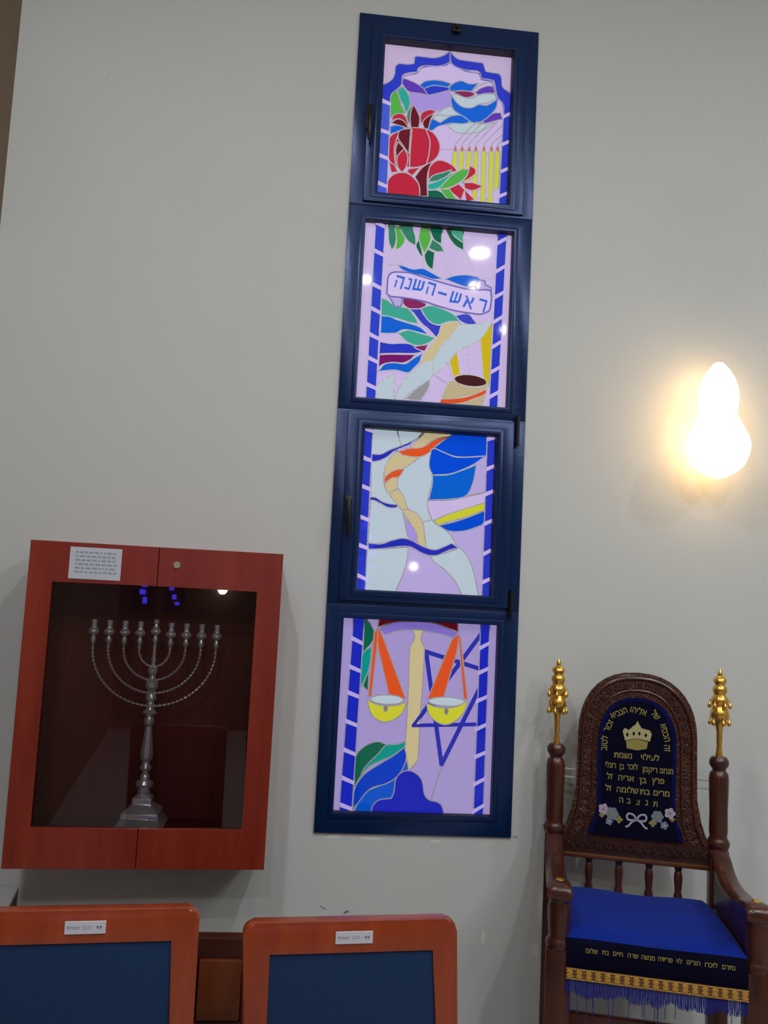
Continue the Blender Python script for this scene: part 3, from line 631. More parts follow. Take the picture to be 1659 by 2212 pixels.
cx0 = (cq[0][0] + cq[3][0]) / 2; cx1 = (cq[1][0] + cq[2][0]) / 2; cz1 = (cq[0][1] + cq[1][1]) / 2; cz0 = (cq[2][1] + cq[3][1]) / 2
oq = [cabl(*p) for p in ((112, 1257), (556, 1276), (523, 1793), (64, 1788))]
ix0 = (oq[0][0] + oq[3][0]) / 2; ix1 = (oq[1][0] + oq[2][0]) / 2; iz1 = (oq[0][1] + oq[1][1]) / 2; iz0 = (oq[2][1] + oq[3][1]) / 2
sx = (cabl(345, 1215)[0] + cabl(292, 1838)[0]) / 2
def cab_back(x):                  # local y of the wall plane behind local x
    return (-.003 - CC.y - x * math.sin(cyaw)) / math.cos(cyaw)
def cabbox(bm, x0, x1, y0, z0, z1, y1=None):
    vs = []
    for x in (x0, x1):
        for y in (y0, None):
            for z in (z0, z1): vs.append(bm.verts.new((x, y if y is not None else (cab_back(x) if y1 is None else y1), z)))
    idx = [(0, 1, 3, 2), (4, 6, 7, 5), (0, 4, 5, 1), (2, 3, 7, 6), (0, 2, 6, 4), (1, 5, 7, 3)]
    for f in idx: bm.faces.new([vs[i] for i in f])
    bmesh.ops.recalc_face_normals(bm, faces=bm.faces)
T = .022
bm = bmesh.new()
cabbox(bm, cx0 + .001, cx0 + T, .024, cz0, cz1); cabbox(bm, cx1 - T, cx1 - .001, .024, cz0, cz1)
cabbox(bm, cx0 + T, cx1 - T, .024, cz1 - T, cz1 - .001); cabbox(bm, cx0 + T, cx1 - T, .024, cz0 + .001, cz0 + T)
obj('carcass', bm, M_cab, cab)
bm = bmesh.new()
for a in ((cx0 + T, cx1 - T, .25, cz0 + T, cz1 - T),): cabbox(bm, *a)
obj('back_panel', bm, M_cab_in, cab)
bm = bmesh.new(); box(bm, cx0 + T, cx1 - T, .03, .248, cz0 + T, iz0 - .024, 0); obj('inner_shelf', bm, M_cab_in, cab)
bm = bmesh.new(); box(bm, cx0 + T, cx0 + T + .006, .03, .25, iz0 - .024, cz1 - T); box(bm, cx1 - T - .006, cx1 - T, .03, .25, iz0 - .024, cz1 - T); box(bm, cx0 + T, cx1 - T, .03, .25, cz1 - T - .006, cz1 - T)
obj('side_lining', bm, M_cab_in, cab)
for s in (0, 1):
    x0, x1 = (cx0, sx - .0012) if s == 0 else (sx + .0012, cx1)
    if s == 0: pts = [(x0, cz0), (x1, cz0), (x1, iz0), (ix0, iz0), (ix0, iz1), (x1, iz1), (x1, cz1), (x0, cz1)]
    else: pts = [(x0, cz0), (x1, cz0), (x1, cz1), (x0, cz1), (x0, iz1), (ix1, iz1), (ix1, iz0), (x0, iz0)]
    door = obj('door', prism(bmesh.new(), pts, 0, .022, bev=.0015), M_cab, cab)
    g0, g1 = (ix0 - .004, sx) if s == 0 else (sx, ix1 + .004)
    tag(obj('glass_pane', newbox(g0, g1, .012, .016, iz0 - .004, iz1 + .004), M_glass, door), 'clear reflective glass')
    if s == 1:
        lx, lz = cabl(382, 1221)
        bm = bmesh.new(); lathe(bm, [(.0125, 0), (.0125, .004), (.010, .006), (.0045, .006), (.0045, .004)], segs=20)
        bmesh.ops.rotate(bm, cent=(0, 0, 0), matrix=Matrix.Rotation(PI / 2, 3, 'X'), verts=bm.verts); bmesh.ops.translate(bm, vec=(lx, -.0005, lz), verts=bm.verts)
        tag(obj('lock', bm, mat('brass_lock', rgb(190, 190, 150), rough=.35, metal=.5), door, smooth=True), 'small round brass lock')
bm = bmesh.new(); box(bm, sx - .004, sx + .004, .0195, .0235, iz1, cz1 - .002); obj('door_seal', bm, M_seam, cab); bm = bmesh.new(); box(bm, sx - .004, sx + .004, .0195, .0235, cz0 + .002, iz0); obj('door_seal', bm, M_seam, cab)
# taped notice
nq = [cabl(*p) for p in ((152, 1180), (264, 1187), (260, 1254), (148, 1250))]
nx0, nx1, nz0, nz1 = (nq[0][0] + nq[3][0]) / 2, (nq[1][0] + nq[2][0]) / 2, (nq[2][1] + nq[3][1]) / 2, (nq[0][1] + nq[1][1]) / 2
note = thing('paper_notice', CC + Vector((0, 0, -.008)) + cr * ((nx0 + nx1) / 2) + Vector((0, 0, nz0)), cyaw, 'small white typed paper taped on the cabinet top left corner', 'notice')
hw = (nx1 - nx0) / 2; hh = nz1 - nz0
M_paper = mat('white_paper', rgb(206, 210, 222), rough=.6, noise=.03, nscale=20)
M_type = mat('faded_type', rgb(150, 162, 180), rough=.8)
obj('sheet', newbox(-hw, hw, -.0022, -.0008, 0, hh), M_paper, note)
bm = bmesh.new(); rnd = random.Random(3)
for r_ in range(6):
    z = hh - .018 - r_ * .014; x = -hw + .02
    while x < hw - .02:
        w = rnd.uniform(.006, .018); box(bm, x, min(x + w, hw - .015), -.0027, -.002, z - .0028, z + .0028); x += w + .005
obj('typed_lines', bm, M_type, note)

# ------------------------------------------------------------------ menorah
M_silver = mat('polished_silver', rgb(252, 252, 250), rough=.12, metal=.55, noise=.06, nscale=30, bump=.12, bscale=120)
SH = .742 + iz0 - .024
mx = -.5235; MZ = SH + .001
men = thing('menorah', (mx, -.16, MZ), 0, 'silver nine branched menorah standing inside the red-brown cabinet', 'menorah')
zo = -MZ
bm = bmesh.new()
sq = lambda w: w * math.sqrt(2)
lathe(bm, [(sq(.086), 0), (sq(.086), .008), (sq(.080), .012), (sq(.071), .028), (sq(.066), .034), (sq(.066), .052), (sq(.055), .06), (sq(.036), .076), (sq(.034), .082), (sq(.034), .100), (sq(.024), .108)], segs=4, rot=PI / 4)
bmesh.ops.bevel(bm, geom=[e for e in bm.edges], offset=.0016, segments=2, profile=.5, affect='EDGES')
obj('base', bm, M_silver, men, smooth=True)
def zc(c): return 1.262 - (c - 1005) * .000374 - MZ       # height of a drawing row on the stem
bm = bmesh.new()
lathe(bm, [(.022, .106), (.024, zc(1770)), (.020, zc(1755)), (.030, zc(1725)), (.033, zc(1695)), (.028, zc(1665)), (.014, zc(1655)), (.018, zc(1635)), (.016, zc(1610)), (.010, zc(1590)), (.019, zc(1565)), (.022, zc(1545)), (.016, zc(1515)), (.013, zc(1490)), (.021, zc(1465)), (.0235, zc(1430)), (.023, zc(1380)), (.018, zc(1280)), (.0135, zc(1170)), (.012, zc(1145)), (.018, zc(1118)), (.019, zc(1085)), (.015, zc(1055)), (.012, zc(1040)), (.024, zc(1022)), (.026, zc(1005)), (.018, zc(985)), (.014, zc(960)), (.016, zc(930)), (.012, zc(905)), (.020, zc(880)), (.020, zc(850)), (.012, zc(815)), (.014, zc(790)), (.023, zc(760)), (.023, zc(715)), (.012, zc(680)), (.010, zc(650)), (.018, zc(615)), (.018, zc(585)), (.009, zc(560)), (.007, zc(520)), (.010, zc(490)), (.006, zc(460)), (.006, zc(330))], segs=28)
obj('stem', bm, M_silver, men, smooth=True)
ZT = 1.512 - MZ
for k, zb in ((1, 1.428), (2, 1.379), (3, 1.331), (4, 1.284)):
    for s in (-1, 1):
        R_ = .0563 * k; zb_ = zb - MZ; pts = []; rad = []
        n = 30 + k * 14; z0 = ZT - .02
        for i in range(n + 1):
            t = PI / 2 * i / n
            pts.append((s * R_ * math.sin(t), 0, z0 - (z0 - zb_) * math.cos(t))); rad.append(.0044 + .0016 * math.cos(i * 1.57))
        pts.append((s * R_, 0, ZT)); rad.append(.004)
        obj('branch', tube(bmesh.new(), pts, rad, 10), M_silver, men, smooth=True)
CUP = [(.004, -.022), (.0075, -.017), (.010, -.008), (.0105, -.002), (.0075, .005), (.006, .009), (.012, .014), (.0185, .020), (.0198, .026), (.018, .031), (.013, .035), (.0105, .042), (.0095, .052), (.0112, .062), (.0115, .068), (.0095, .068), (.0085, .060)]
for k in range(-4, 5):
    bm = bmesh.new()
    if k: lathe(bm, [(r, z + ZT + .012) for r, z in CUP], segs=20, cx=.0563 * k)
    else: lathe(bm, [(r, z + ZT + .020) for r, z in CUP[:10]] + [(.012, ZT + .058), (.009, ZT + .066), (.0075, ZT + .072), (.0105, ZT + .078), (.010, ZT + .088), (.004, ZT + .092)], segs=20)
    obj('candle_cup', bm, M_silver, men, smooth=True)

# ------------------------------------------------------------------ wall sconce
SP = Vector((1.666, -.14, 0))
con = thing('wall_sconce', (SP.x, 0, 2.28), 0, 'lit frosted glass wall lamp glowing warm yellow-white above the carved chair', 'lamp')
M_lamp = mat('glowing_frosted_glass', rgb(255, 240, 215), rough=.5, emit=(1, .63, .29, 1), es=3.7)
M_brassy = mat('dull_brass', rgb(120, 100, 70), rough=.4, metal=.8)
f_ = (3.5 - .155) / (3.5 - .12)
bm = bmesh.new()
lathe(bm, [(.004, -.004), (.035, .004), (.072, .024), (.104, .055), (.122, .10), (.127, .135), (.119, .17), (.095, .215), (.078, .25)], segs=40, cap=False)
obj('glass_bowl', bm, M_lamp, con, smooth=True).location = (0, SP.y, 0)
bm = bmesh.new()
lathe(bm, [(.074, .245), (.075, .29), (.080, .33), (.078, .365), (.064, .41), (.041, .45), (.020, .475), (.004, .482)], segs=40, cap=False)
obj('glass_chimney', bm, M_lamp, con, smooth=True).location = (0, SP.y, 0)
bm = bmesh.new(); box(bm, -.02, .02, -.012, -.0005, .09, .17, .004); tube(bm, [(0, -.01, .13), (0, -.075, .13)], .009, 10)
obj('wall_bracket', bm, M_brassy, con, smooth=True)

# ------------------------------------------------------------------ carved chair (chair of Elijah)
M_dark = wood('dark_carved_walnut', rgb(46, 18, 9), rgb(92, 42, 24), rough=.32, scale=2.0, axis=(1, 1, .2), coat=.4, bump=.1)
def carved(name):
    m = wood(name, rgb(44, 18, 10), rgb(98, 46, 27), rough=.38, scale=2.5, axis=(1, 1, 1), coat=.3)
    nt = m.node_tree; b = nt.nodes['Principled BSDF']
    tc = nt.nodes.new('ShaderNodeTexCoord'); v = nt.nodes.new('ShaderNodeTexVoronoi'); v.inputs['Scale'].default_value = 55
    n = nt.nodes.new('ShaderNodeTexNoise'); n.inputs['Scale'].default_value = 30
    ad = nt.nodes.new('ShaderNodeMixRGB'); ad.inputs[0].default_value = .08
    nt.links.new(tc.outputs['Object'], ad.inputs[1]); nt.links.new(n.outputs['Color'], ad.inputs[2]); nt.links.new(ad.outputs[0], v.inputs['Vector'])
    bp = nt.nodes.new('ShaderNodeBump'); bp.inputs['Strength'].default_value = .9; bp.inputs['Distance'].default_value = .008
    nt.links.new(v.outputs['Distance'], bp.inputs['Height']); nt.links.new(bp.outputs[0], b.inputs['Normal'])
    return m
M_carv = carved('carved_walnut_relief')
M_mould = wood('walnut_moulding', rgb(78, 40, 16), rgb(112, 62, 28), rough=.35, scale=2, axis=(.2, 1, 1))
M_gold = mat('polished_gilt_brass', rgb(240, 190, 92), rough=.27, metal=.9, noise=.08, nscale=40)
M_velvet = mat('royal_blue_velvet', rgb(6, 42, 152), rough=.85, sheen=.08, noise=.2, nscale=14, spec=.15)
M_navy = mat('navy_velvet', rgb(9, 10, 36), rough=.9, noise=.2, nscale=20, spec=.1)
M_navy_trim = mat('blue_velvet_edge', rgb(14, 18, 78), rough=.9, noise=.2, nscale=20, spec=.1)
M_thread = mat('gold_embroidery', rgb(158, 148, 76), rough=.6, noise=.25, nscale=200)
M_thread_w = mat('pale_embroidery', rgb(186, 178, 196), rough=.6, noise=.25, nscale=120)
M_thread_p = mat('pink_embroidery', rgb(176, 120, 124), rough=.6)
M_thread_g = mat('grey_blue_embroidery', rgb(122, 138, 156), rough=.6, noise=.2, nscale=120)
M_braid = mat('gold_braid', rgb(208, 158, 66), rough=.45, metal=.25, noise=.2, nscale=160, bump=.4, bscale=200)
M_fringe = mat('blue_fringe', rgb(22, 34, 140), rough=.8, noise=.2, nscale=60)
TH = math.radians(16.5)
PLp = at(1202, 1608, -.13)
rv = Vector((math.cos(TH), -math.sin(TH), 0)); fv = Vector((-math.sin(TH), -math.cos(TH), 0))
O = Vector((PLp.x, PLp.y, 0)) + rv * .3
thr = thing('carved_armchair', O, -TH, 'dark carved wooden ceremonial armchair with gold finials and blue velvet', 'chair')
def loc(px, py, c):
    P = onplane(px, py, O + fv * c, fv); d = P - O
    return d.dot(rv), d.z
POST = [(.034, .50), (.036, .52), (.036, .86), (.040, .872), (.042, .884), (.036, .896), (.031, .905), (.034, .925), (.033, 1.0), (.035, 1.06), (.036, 1.115), (.033, 1.135), (.024, 1.146), (.026, 1.153), (.033, 1.162), (.036, 1.172), (.034, 1.185), (.026, 1.196), (.014, 1.199)]
U_ = .0001836
FIN = [(70, 1890), (72, 1850), (62, 1800), (60, 1740), (48, 1690), (60, 1600), (58, 1500), (60, 1400), (68, 1340), (90, 1250), (130, 1180), (165, 1125), (188, 1070), (190, 1020), (160, 950), (135, 890), (150, 850), (172, 800), (178, 760), (160, 710), (116, 650), (134, 600), (150, 555), (138, 500), (98, 450), (110, 415), (136, 375), (130, 330), (88, 285), (50, 262), (52, 225), (42, 180), (16, 125), (3, 100)]
for s in (-1, 1):
    bm = bmesh.new()
    box(bm, s * .3 - .034, s * .3 + .034, -.034, .034, 0, .86, .004)
    lathe(bm, [(r, z) for r, z in POST if z > .85], cx=s * .3, segs=28)
    post = obj('back_post', bm, M_dark, thr, smooth=True)
    bm = bmesh.new()
    lathe(bm, [(r * U_, 1.197 + (1890 - y) * U_) for r, y in FIN], cx=s * .3, segs=28)
    fin = tag(obj('finial', bm, M_gold, thr, smooth=True), 'gold tiered finial hung with small bells')
    for (rr, zz, n, ph) in ((.036, 1.197 + (1890 - 870) * U_, 6, .4), (.034, 1.197 + (1890 - 1215) * U_, 6, .25)):
        for k in range(n):
            a = ph + 2 * PI * k / n + (0.5 if s > 0 else 0)
            bm = bmesh.new(); bx, by = s * .3 + rr * math.cos(a), rr * math.sin(a)
            lathe(bm, [(.0015, zz + .022), (.0025, zz + .010), (.006, zz + .006), (.0078, zz - .001), (.0066, zz - .008), (.002, zz - .011)], cx=bx, cy=by, segs=12)
            obj('bell', bm, M_gold, fin, smooth=True)
# arched back
arch = []
for t in range(0, 19):
    a = PI * t / 18; arch.append((.219 * math.copysign(abs(math.cos(a)) ** .85, math.cos(a)), 1.245 + .243 * math.sin(a) ** .9))
right = [(.219, 1.245), (.22, 1.12), (.222, 1.03), (.232, .95), (.258, .89), (.275, .862), (.275, .79)]
outline = [( -x, z) for x, z in reversed(right[1:])] 
outline = [(-.275, .79), (-.275, .862), (-.258, .89), (-.232, .95), (-.222, 1.03), (-.22, 1.12)] + list(reversed([(x, z) for x, z in arch])) + [(.22, 1.12), (.222, 1.03), (.232, .95), (.258, .89), (.275, .862), (.275, .79)]
bm = bmesh.new(); prism(bm, outline, -.016, .016, bev=.005); arch_bm = bm
bm = bmesh.new()         # raised rim following the arch
inner = [(x * .93, .79 + (z - .79) * .972) for x, z in outline[1:-1]]
tube(bm, [(x, -.018, z) for x, z in inner], .007, 8)
tube(bm, [(x * .74, -.018, .83 + (z - .83) * .9) for x, z in outline[2:-2]], .0045, 8)
obj('arch_moulding', bm, M_dark, thr, smooth=True)
bm = bmesh.new()         # carved rosettes on the arch
bm.free(); bm = arch_bm; rnd = random.Random(5)
for i in range(3, len(outline) - 3):
    x, z = outline[i]; x *= .84; z = .79 + (z - .79) * .93
    for k in range(5):
        a = 2 * PI * k / 5 + i
        lathe_pts = [(.0065, 0), (.0055, .003), (.002, .005)]
        b2 = bmesh.new(); lathe(b2, lathe_pts, segs=8)
        bmesh.ops.rotate(b2, cent=(0, 0, 0), matrix=Matrix.Rotation(PI / 2, 3, 'X'), verts=b2.verts)
        bmesh.ops.translate(b2, vec=(x + .009 * math.cos(a), -.0155, z + .009 * math.sin(a)), verts=b2.verts)
        me = bpy.data.meshes.new('t'); b2.to_mesh(me); b2.free(); bm.from_mesh(me); bpy.data.meshes.remove(me)
obj('back_panel', bm, M_carv, thr, smooth=True)
# carved bottom rail and moulding
bm = bmesh.new(); box(bm, -.268, .268, -.026, .02, .802, .868, .006); 
for i in range(15):
    x = -.245 + i * .035
    for (dx, dz, r) in ((0, 0, .010), (.011, .010, .006), (-.011, .010, .006), (.011, -.010, .006), (-.011, -.010, .006)):
        b2 = bmesh.new(); bmesh.ops.create_uvsphere(b2, u_segments=10, v_segments=6, radius=r); bmesh.ops.translate(b2, vec=(x + dx, -.024, .836 + dz), verts=b2.verts)
        me = bpy.data.meshes.new('t'); b2.to_mesh(me); b2.free(); bm.from_mesh(me); bpy.data.meshes.remove(me)
obj('carved_rail', bm, M_carv, thr, smooth=True)
bm = bmesh.new(); box(bm, -.268, .268, -.03, .02, .784, .803, .006); tag(obj('rail_moulding', bm, M_mould, thr, smooth=True), 'lighter brown moulded strip')
for x in (-.165, -.055, .055, .16):
    bm = bmesh.new(); lathe(bm, [(.012, .60), (.013, .64), (.0165, .66), (.0165, .675), (.012, .69), (.014, .71), (.0165, .74), (.014, .758), (.011, .765), (.015, .775), (.015, .79)], cx=x, segs=18)
    obj('spindle', bm, M_dark, thr, smooth=True)
bm = bmesh.new(); box(bm, -.27, .27, -.02, .02, .55, .625, .004); obj('back_rail', bm, M_dark, thr, smooth=True)
# little pale brackets tying the posts to the arched back
M_pale = mat('pale_tie', rgb(176, 170, 165), rough=.5)
for s in (-1, 1):
    bm = bmesh.new()
    for z in (1.075, 1.105): box(bm, min(s * .268, s * .218), max(s * .268, s * .218), -.004, .004, z - .003, z + .003, .001)
    tag(obj('tie_bracket', bm, M_pale, thr), 'pale thin tie between post and back')
# arms, front legs
AX = {-1: (-.3, -.278), 1: (.3, .345)}; CF = .43
for s in (-1, 1):
    xa, xb = AX[s]
    bm = bmesh.new(); n = 22; rings = []
    prof = [(.03, .862), (.06, .845), (.10, .815), (.15, .795), (.21, .785), (.28, .784), (.34, .790), (.39, .800), (.43, .806), (.465, .800), (.478, .785)]
    path = smooth_poly([Vector(p) for p in prof], closed=False, sub=3)
    for i, p in enumerate(path):
        c = p.x; t = (c - .03) / .45; xc = xa + (xb - xa) * t; w = .030 + .010 * t; th = .030 if i < len(path) - 3 else .022
        cs = [(-w, -th), (w, -th), (w + .002, -.008), (w - .004, 0), (w * .4, .005), (-w * .4, .005), (-w + .004, 0), (-w - .002, -.008)]
        rings.append([bm.verts.new((xc + u, -c, p.y + v)) for u, v in cs])
    for a, b in zip(rings, rings[1:]):
        for k in range(8): bm.faces.new((a[k], a[(k + 1) % 8], b[(k + 1) % 8], b[k]))
    bm.faces.new(rings[0]); bm.faces.new(rings[-1]); bmesh.ops.recalc_face_normals(bm, faces=bm.faces)
    arm = obj('arm', bm, M_dark, thr, smooth=True)
    bm = bmesh.new(); bmesh.ops.create_uvsphere(bm, u_segments=16, v_segments=8, radius=1)
    for v in bm.verts: v.co = Vector((xb + v.co.x * .015, -.415 + v.co.y * .02, .809 + v.co.z * .006))
    tag(obj('gilt_boss', bm, M_gold, arm, smooth=True), 'small gold boss on the arm end')
    bm = bmesh.new(); xl = xb
    box(bm, xl - .041, xl + .041, -CF - .036, -CF + .036, 0, .60, .004)
    lathe(bm, [(.040, .60), (.043, .608), (.043, .618), (.037, .628), (.033, .64), (.036, .66), (.039, .70), (.038, .73), (.034, .745), (.038, .752), (.042, .760), (.042, .776)], cx=xl, cy=-CF, segs=28)
    obj('front_leg', bm, M_dark, thr, smooth=True)
    bm = bmesh.new(); prev = None        # solid panel under the arm, following its curve
    for p in path[:-6]:
        t = (p.x - .03) / .45; xc = xa + (xb - xa) * t; row = []
        for dx in ((-.012, .026) if s < 0 else (-.026, .012)):
            row += [bm.verts.new((xc + dx, -p.x, .50)), bm.verts.new((xc + dx, -p.x, p.y - .02))]
        if prev:
            for a_, b_ in ((0, 1), (1, 3), (3, 2), (2, 0)): bm.faces.new((prev[a_], prev[b_], row[b_], row[a_]))
        else: bm.faces.new((row[0], row[1], row[3], row[2]))
        prev = row
    bm.faces.new((prev[0], prev[2], prev[3], prev[1])); bmesh.ops.recalc_face_normals(bm, faces=bm.faces)
    obj('side_panel', bm, M_dark, thr)
bm = bmesh.new()
box(bm, -.25, .30, -.44, -.405, .545, .635, .004); box(bm, -.285, .295, -.405, -.02, .60, .64); obj('seat_frame', bm, M_dark, thr)
bm = bmesh.new(); box(bm, -.25, .31, -.445, -.415, .33, .40, .004); obj('front_stretcher', bm, M_dark, thr, smooth=True)
# velvet on the back
vo = [(-.172, .876), (-.166, .91), (-.147, .95), (-.141, 1.0), (-.142, 1.12), (-.142, 1.24), (-.128, 1.31), (-.095, 1.362), (-.05, 1.387), (0, 1.394)]
vout = vo + [(-x, z) for x, z in reversed(vo[:-1])]
vs_ = [(p.x, p.y) for p in smooth_poly([Vector(p) for p in vout], sub=3)]
bm = bmesh.new(); prism(bm, vs_, -.030, -.016, bev=.004); cov = tag(obj('velvet_back_cover', bm, M_navy_trim, thr, smooth=True), 'navy velvet cover with gold embroidery')
vi = [(x * .9, .876 + (z - .876) * .975 if z > .9 else z + .004) for x, z in vs_]
bm = bmesh.new(); prism(bm, vi, -.0325, -.0295, bev=.001); obj('velvet_field', bm, M_navy, cov)
YV = -.0335
def word(bm, s, px, py, size, rot=0, mi=0, bold=.0006, xs=1.0, c=.033, y=None):
    x, z = loc(px, py, c)
    M = Matrix.Translation((x, y if y is not None else YV, z)) @ XZ @ Matrix.Rotation(math.radians(rot), 4, 'Z') @ Matrix.Diagonal((xs, 1, 1, 1))
    text_bm(bm, heb(s), size, M, bold, mi)
bm = bmesh.new()
for s, px, py, rot in (('זה', 1441, 1616, -84), ('הכסא', 1437, 1583, -74), ('של', 1416, 1545, -48), ('אליהו', 1379, 1536, -10), ('הנביא', 1337, 1540, 26), ('זכור', 1315, 1568, 66), ('לטוב', 1306, 1605, 86)):
    word(bm, s, px, py, .034, rot, xs=.82)
for s, px, py, sz, xs in (('לעילוי', 1404, 1637, .031, .95), ('נשמת', 1346, 1632, .031, .92), ('מנחם', 1440, 1666, .030, .70), ('ריקמן', 1404, 1663, .030, .80), ('לזכר', 1366, 1657, .030, .70), ('בן', 1343, 1656, .030, .7), ('רונלי', 1319, 1653, .030, .7),
        ('פרץ', 1422, 1687, .031, .9), ('בן', 1389, 1686, .031, 1), ('אריה', 1352, 1681, .031, .95), ('זל', 1317, 1677, .031, .9),
        ('מרים', 1429, 1714, .031, .95), ('בת', 1393, 1711, .031, 1), ('שלומה', 1355, 1707, .031, .95), ('זל', 1314, 1702, .031, .9),
        ('ת', 1416, 1737, .031, .9), ('נ', 1397, 1734, .031, .9), ('צ', 1378, 1733, .031, .9), ('ב', 1358, 1730, .031, .9), ('ה', 1342, 1728, .031, .9)):
    word(bm, s, px, py, sz, 0, xs=xs)
tag(obj('lettering', bm, M_thread, cov), 'gold Hebrew embroidery')
def lpoly(bm, pts, mi, y, px=True):
    q = [loc(a, b, .033) for a, b in pts] if px else pts
    try: facepoly(bm, q, y, mi)
    except ValueError: pass
bm = bmesh.new()
lpoly(bm, [(1352, 1600), (1376, 1596), (1400, 1603), (1397, 1618), (1375, 1621), (1354, 1616)], 1, YV)
lpoly(bm, [(1345, 1578), (1350, 1572), (1358, 1577), (1367, 1569), (1373, 1565), (1377, 1557), (1381, 1565), (1386, 1573), (1396, 1576), (1404, 1578), (1408, 1586), (1404, 1602), (1376, 1595), (1350, 1599)], 0, YV - .0004)
for (a, b) in ((1355, 1586), (1369, 1584), (1381, 1584), (1395, 1588)): lpoly(bm, [(a - 3, b), (a, b - 4), (a + 3, b), (a, b + 6)], 2, YV - .0008)
crown = obj('crown_embroidery', bm, [mat('silver_gold_thread', rgb(188, 182, 130), rough=.5, noise=.3, nscale=150), M_thread, M_navy], cov)
tag(crown, 'embroidered crown in gold and silver')
bm = bmesh.new()
def flower(px, py, r, n, mi, cm):
    cx, cz = loc(px, py, .033)
    for k in range(n):
        a = 2 * PI * k / n
        lpoly(bm, [(cx + r * .6 * math.cos(a) + r * .45 * math.cos(t), cz + r * .6 * math.sin(a) + r * .45 * math.sin(t)) for t in [2 * PI * j / 8 for j in range(8)]], mi, YV - .0002 * k, px=False)
    lpoly(bm, [(cx + r * .3 * math.cos(t), cz + r * .3 * math.sin(t)) for t in [2 * PI * j / 8 for j in range(8)]], cm, YV - .002, px=False)
for (a, b, r, n, m_, c_) in ((1304, 1747, .020, 5, 0, 1), (1322, 1757, .024, 6, 2, 3), (1316, 1774, .014, 5, 2, 0), (1337, 1770, .014, 4, 3, 3), (1300, 1760, .010, 4, 3, 3),
        (1447, 1757, .020, 5, 0, 1), (1420, 1764, .022, 6, 2, 3), (1435, 1783, .015, 5, 2, 0), (1410, 1778, .014, 4, 3, 3), (1452, 1770, .010, 4, 3, 3)): flower(a, b, r, n, m_, c_)
for sgn in (-1, 1):
    cx, cz = loc(1375, 1770, .033)
    for pts_ in ([(0, 0), (.012, .016), (.030, .020), (.036, .008), (.030, -.004), (.014, -.004)], [(.0, -.002), (.016, -.010), (.030, -.026), (.040, -.030)]):
        q = smooth_poly([Vector((cx + sgn * x, cz + z)) for x, z in pts_], closed=len(pts_) > 4)
        strip(bm, q, .007, YV - .001, closed=len(pts_) > 4, mi=0)
tag(obj('flower_embroidery', bm, [M_thread_w, M_thread_p, M_thread_g, M_thread], cov), 'pale embroidered bow and flowers')
# seat cover: top, front drop, lettering, braid and fringe
bm = bmesh.new()
sec = [(.02, .672), (.10, .674), (.20, .672), (.30, .668), (.38, .662), (.43, .655), (.458, .642), (.468, .62), (.470, .59), (.470, .545)]
NX = 24; grid = []
for i in range(NX + 1):
    u = i / NX; col_ = []
    for (c, z) in sec:
        t = min(c / .45, 1); xl_ = -.262 + .01 * t; xr_ = .262 + .05 * t
        x = xl_ + (xr_ - xl_) * u
        zz = z + (.004 * math.sin(u * 9) * (1 if c < .44 else .3)) - (.012 if (i in (0, NX)) and c < .44 else 0)
        col_.append(bm.verts.new((x, -c - (.003 * math.sin(u * 17) if z < .63 else 0), zz)))
    grid.append(col_)
for a, b in zip(grid, grid[1:]):
    for k in range(len(sec) - 1):
        f = bm.faces.new((a[k], b[k], b[k + 1], a[k + 1])); f.material_index = 1 if k >= 6 else 0  # front drop gets darker velvet, its lack of overhead light put in colour
low = bmesh.ops.extrude_face_region(bm, geom=list(bm.faces))
for v in [g for g in low['geom'] if isinstance(g, bmesh.types.BMVert)]: v.co += Vector((0, .004, -.006))
bmesh.ops.recalc_face_normals(bm, faces=bm.faces)
sc_ = tag(obj('velvet_seat_cover', bm, [M_velvet, M_navy], thr, smooth=True), 'royal blue velvet seat cover, front drop coloured dark as unlit')
bm = bmesh.new()
for s, px, py in (('נתרם', 1574, 2090), ('לזכרו', 1536, 2085), ('הורינו', 1498, 2080), ('לוי', 1467, 2077), ('פרידה', 1437, 2073), ('מנשה', 1400, 2069), ('שרה', 1367, 2065), ('חיים', 1335, 2061), ('בת', 1308, 2058), ('שלום', 1278, 2055)):
    word(bm, s, px, py, .0215, 0, xs=.86, bold=.0004, c=.475, y=-.4755)
tag(obj('lettering', bm, M_thread, sc_), 'line of gold Hebrew embroidery')
bm = bmesh.new(); bxl, bxr = -.252, .312
box(bm, bxl, bxr, -.4775, -.469, .519, .553, .002); obj('braid_backing', bm, mat('brown_braid', rgb(112, 78, 60), rough=.6, noise=.2, nscale=120), sc_)
bm = bmesh.new()
for k in range(19):
    x = bxl + .012 + k * (bxr - bxl - .024) / 18
    box(bm, x - .008, x + .008, -.4815, -.476, .523, .549, .002); box(bm, x - .0108, x + .0108, -.4800, -.476, .527, .532, .001); box(bm, x - .0108, x + .0108, -.4800, -.476, .540, .545, .001)
box(bm, bxl, bxr, -.480, -.476, .5495, .553, .001); box(bm, bxl, bxr, -.480, -.476, .519, .5225, .001)
tag(obj('gold_braid', bm, M_braid, sc_), 'gold patterned braid along the hem')
bm = bmesh.new(); rnd = random.Random(11); x = bxl + .002
while x < bxr - .002:
    L = .050 + .012 * math.sin(x * 60) * math.sin(x * 23) + rnd.uniform(-.005, .005)
    if rnd.random() < .06: L = rnd.uniform(.08, .14)
    tube(bm, [(x, -.472, .521), (x + rnd.uniform(-.001, .001), -.473, .521 - L * .5), (x + rnd.uniform(-.002, .002), -.472, .521 - L)], .0011, 5); x += .0023
tag(obj('fringe', bm, M_fringe, sc_), 'blue thread fringe', kind='stuff')

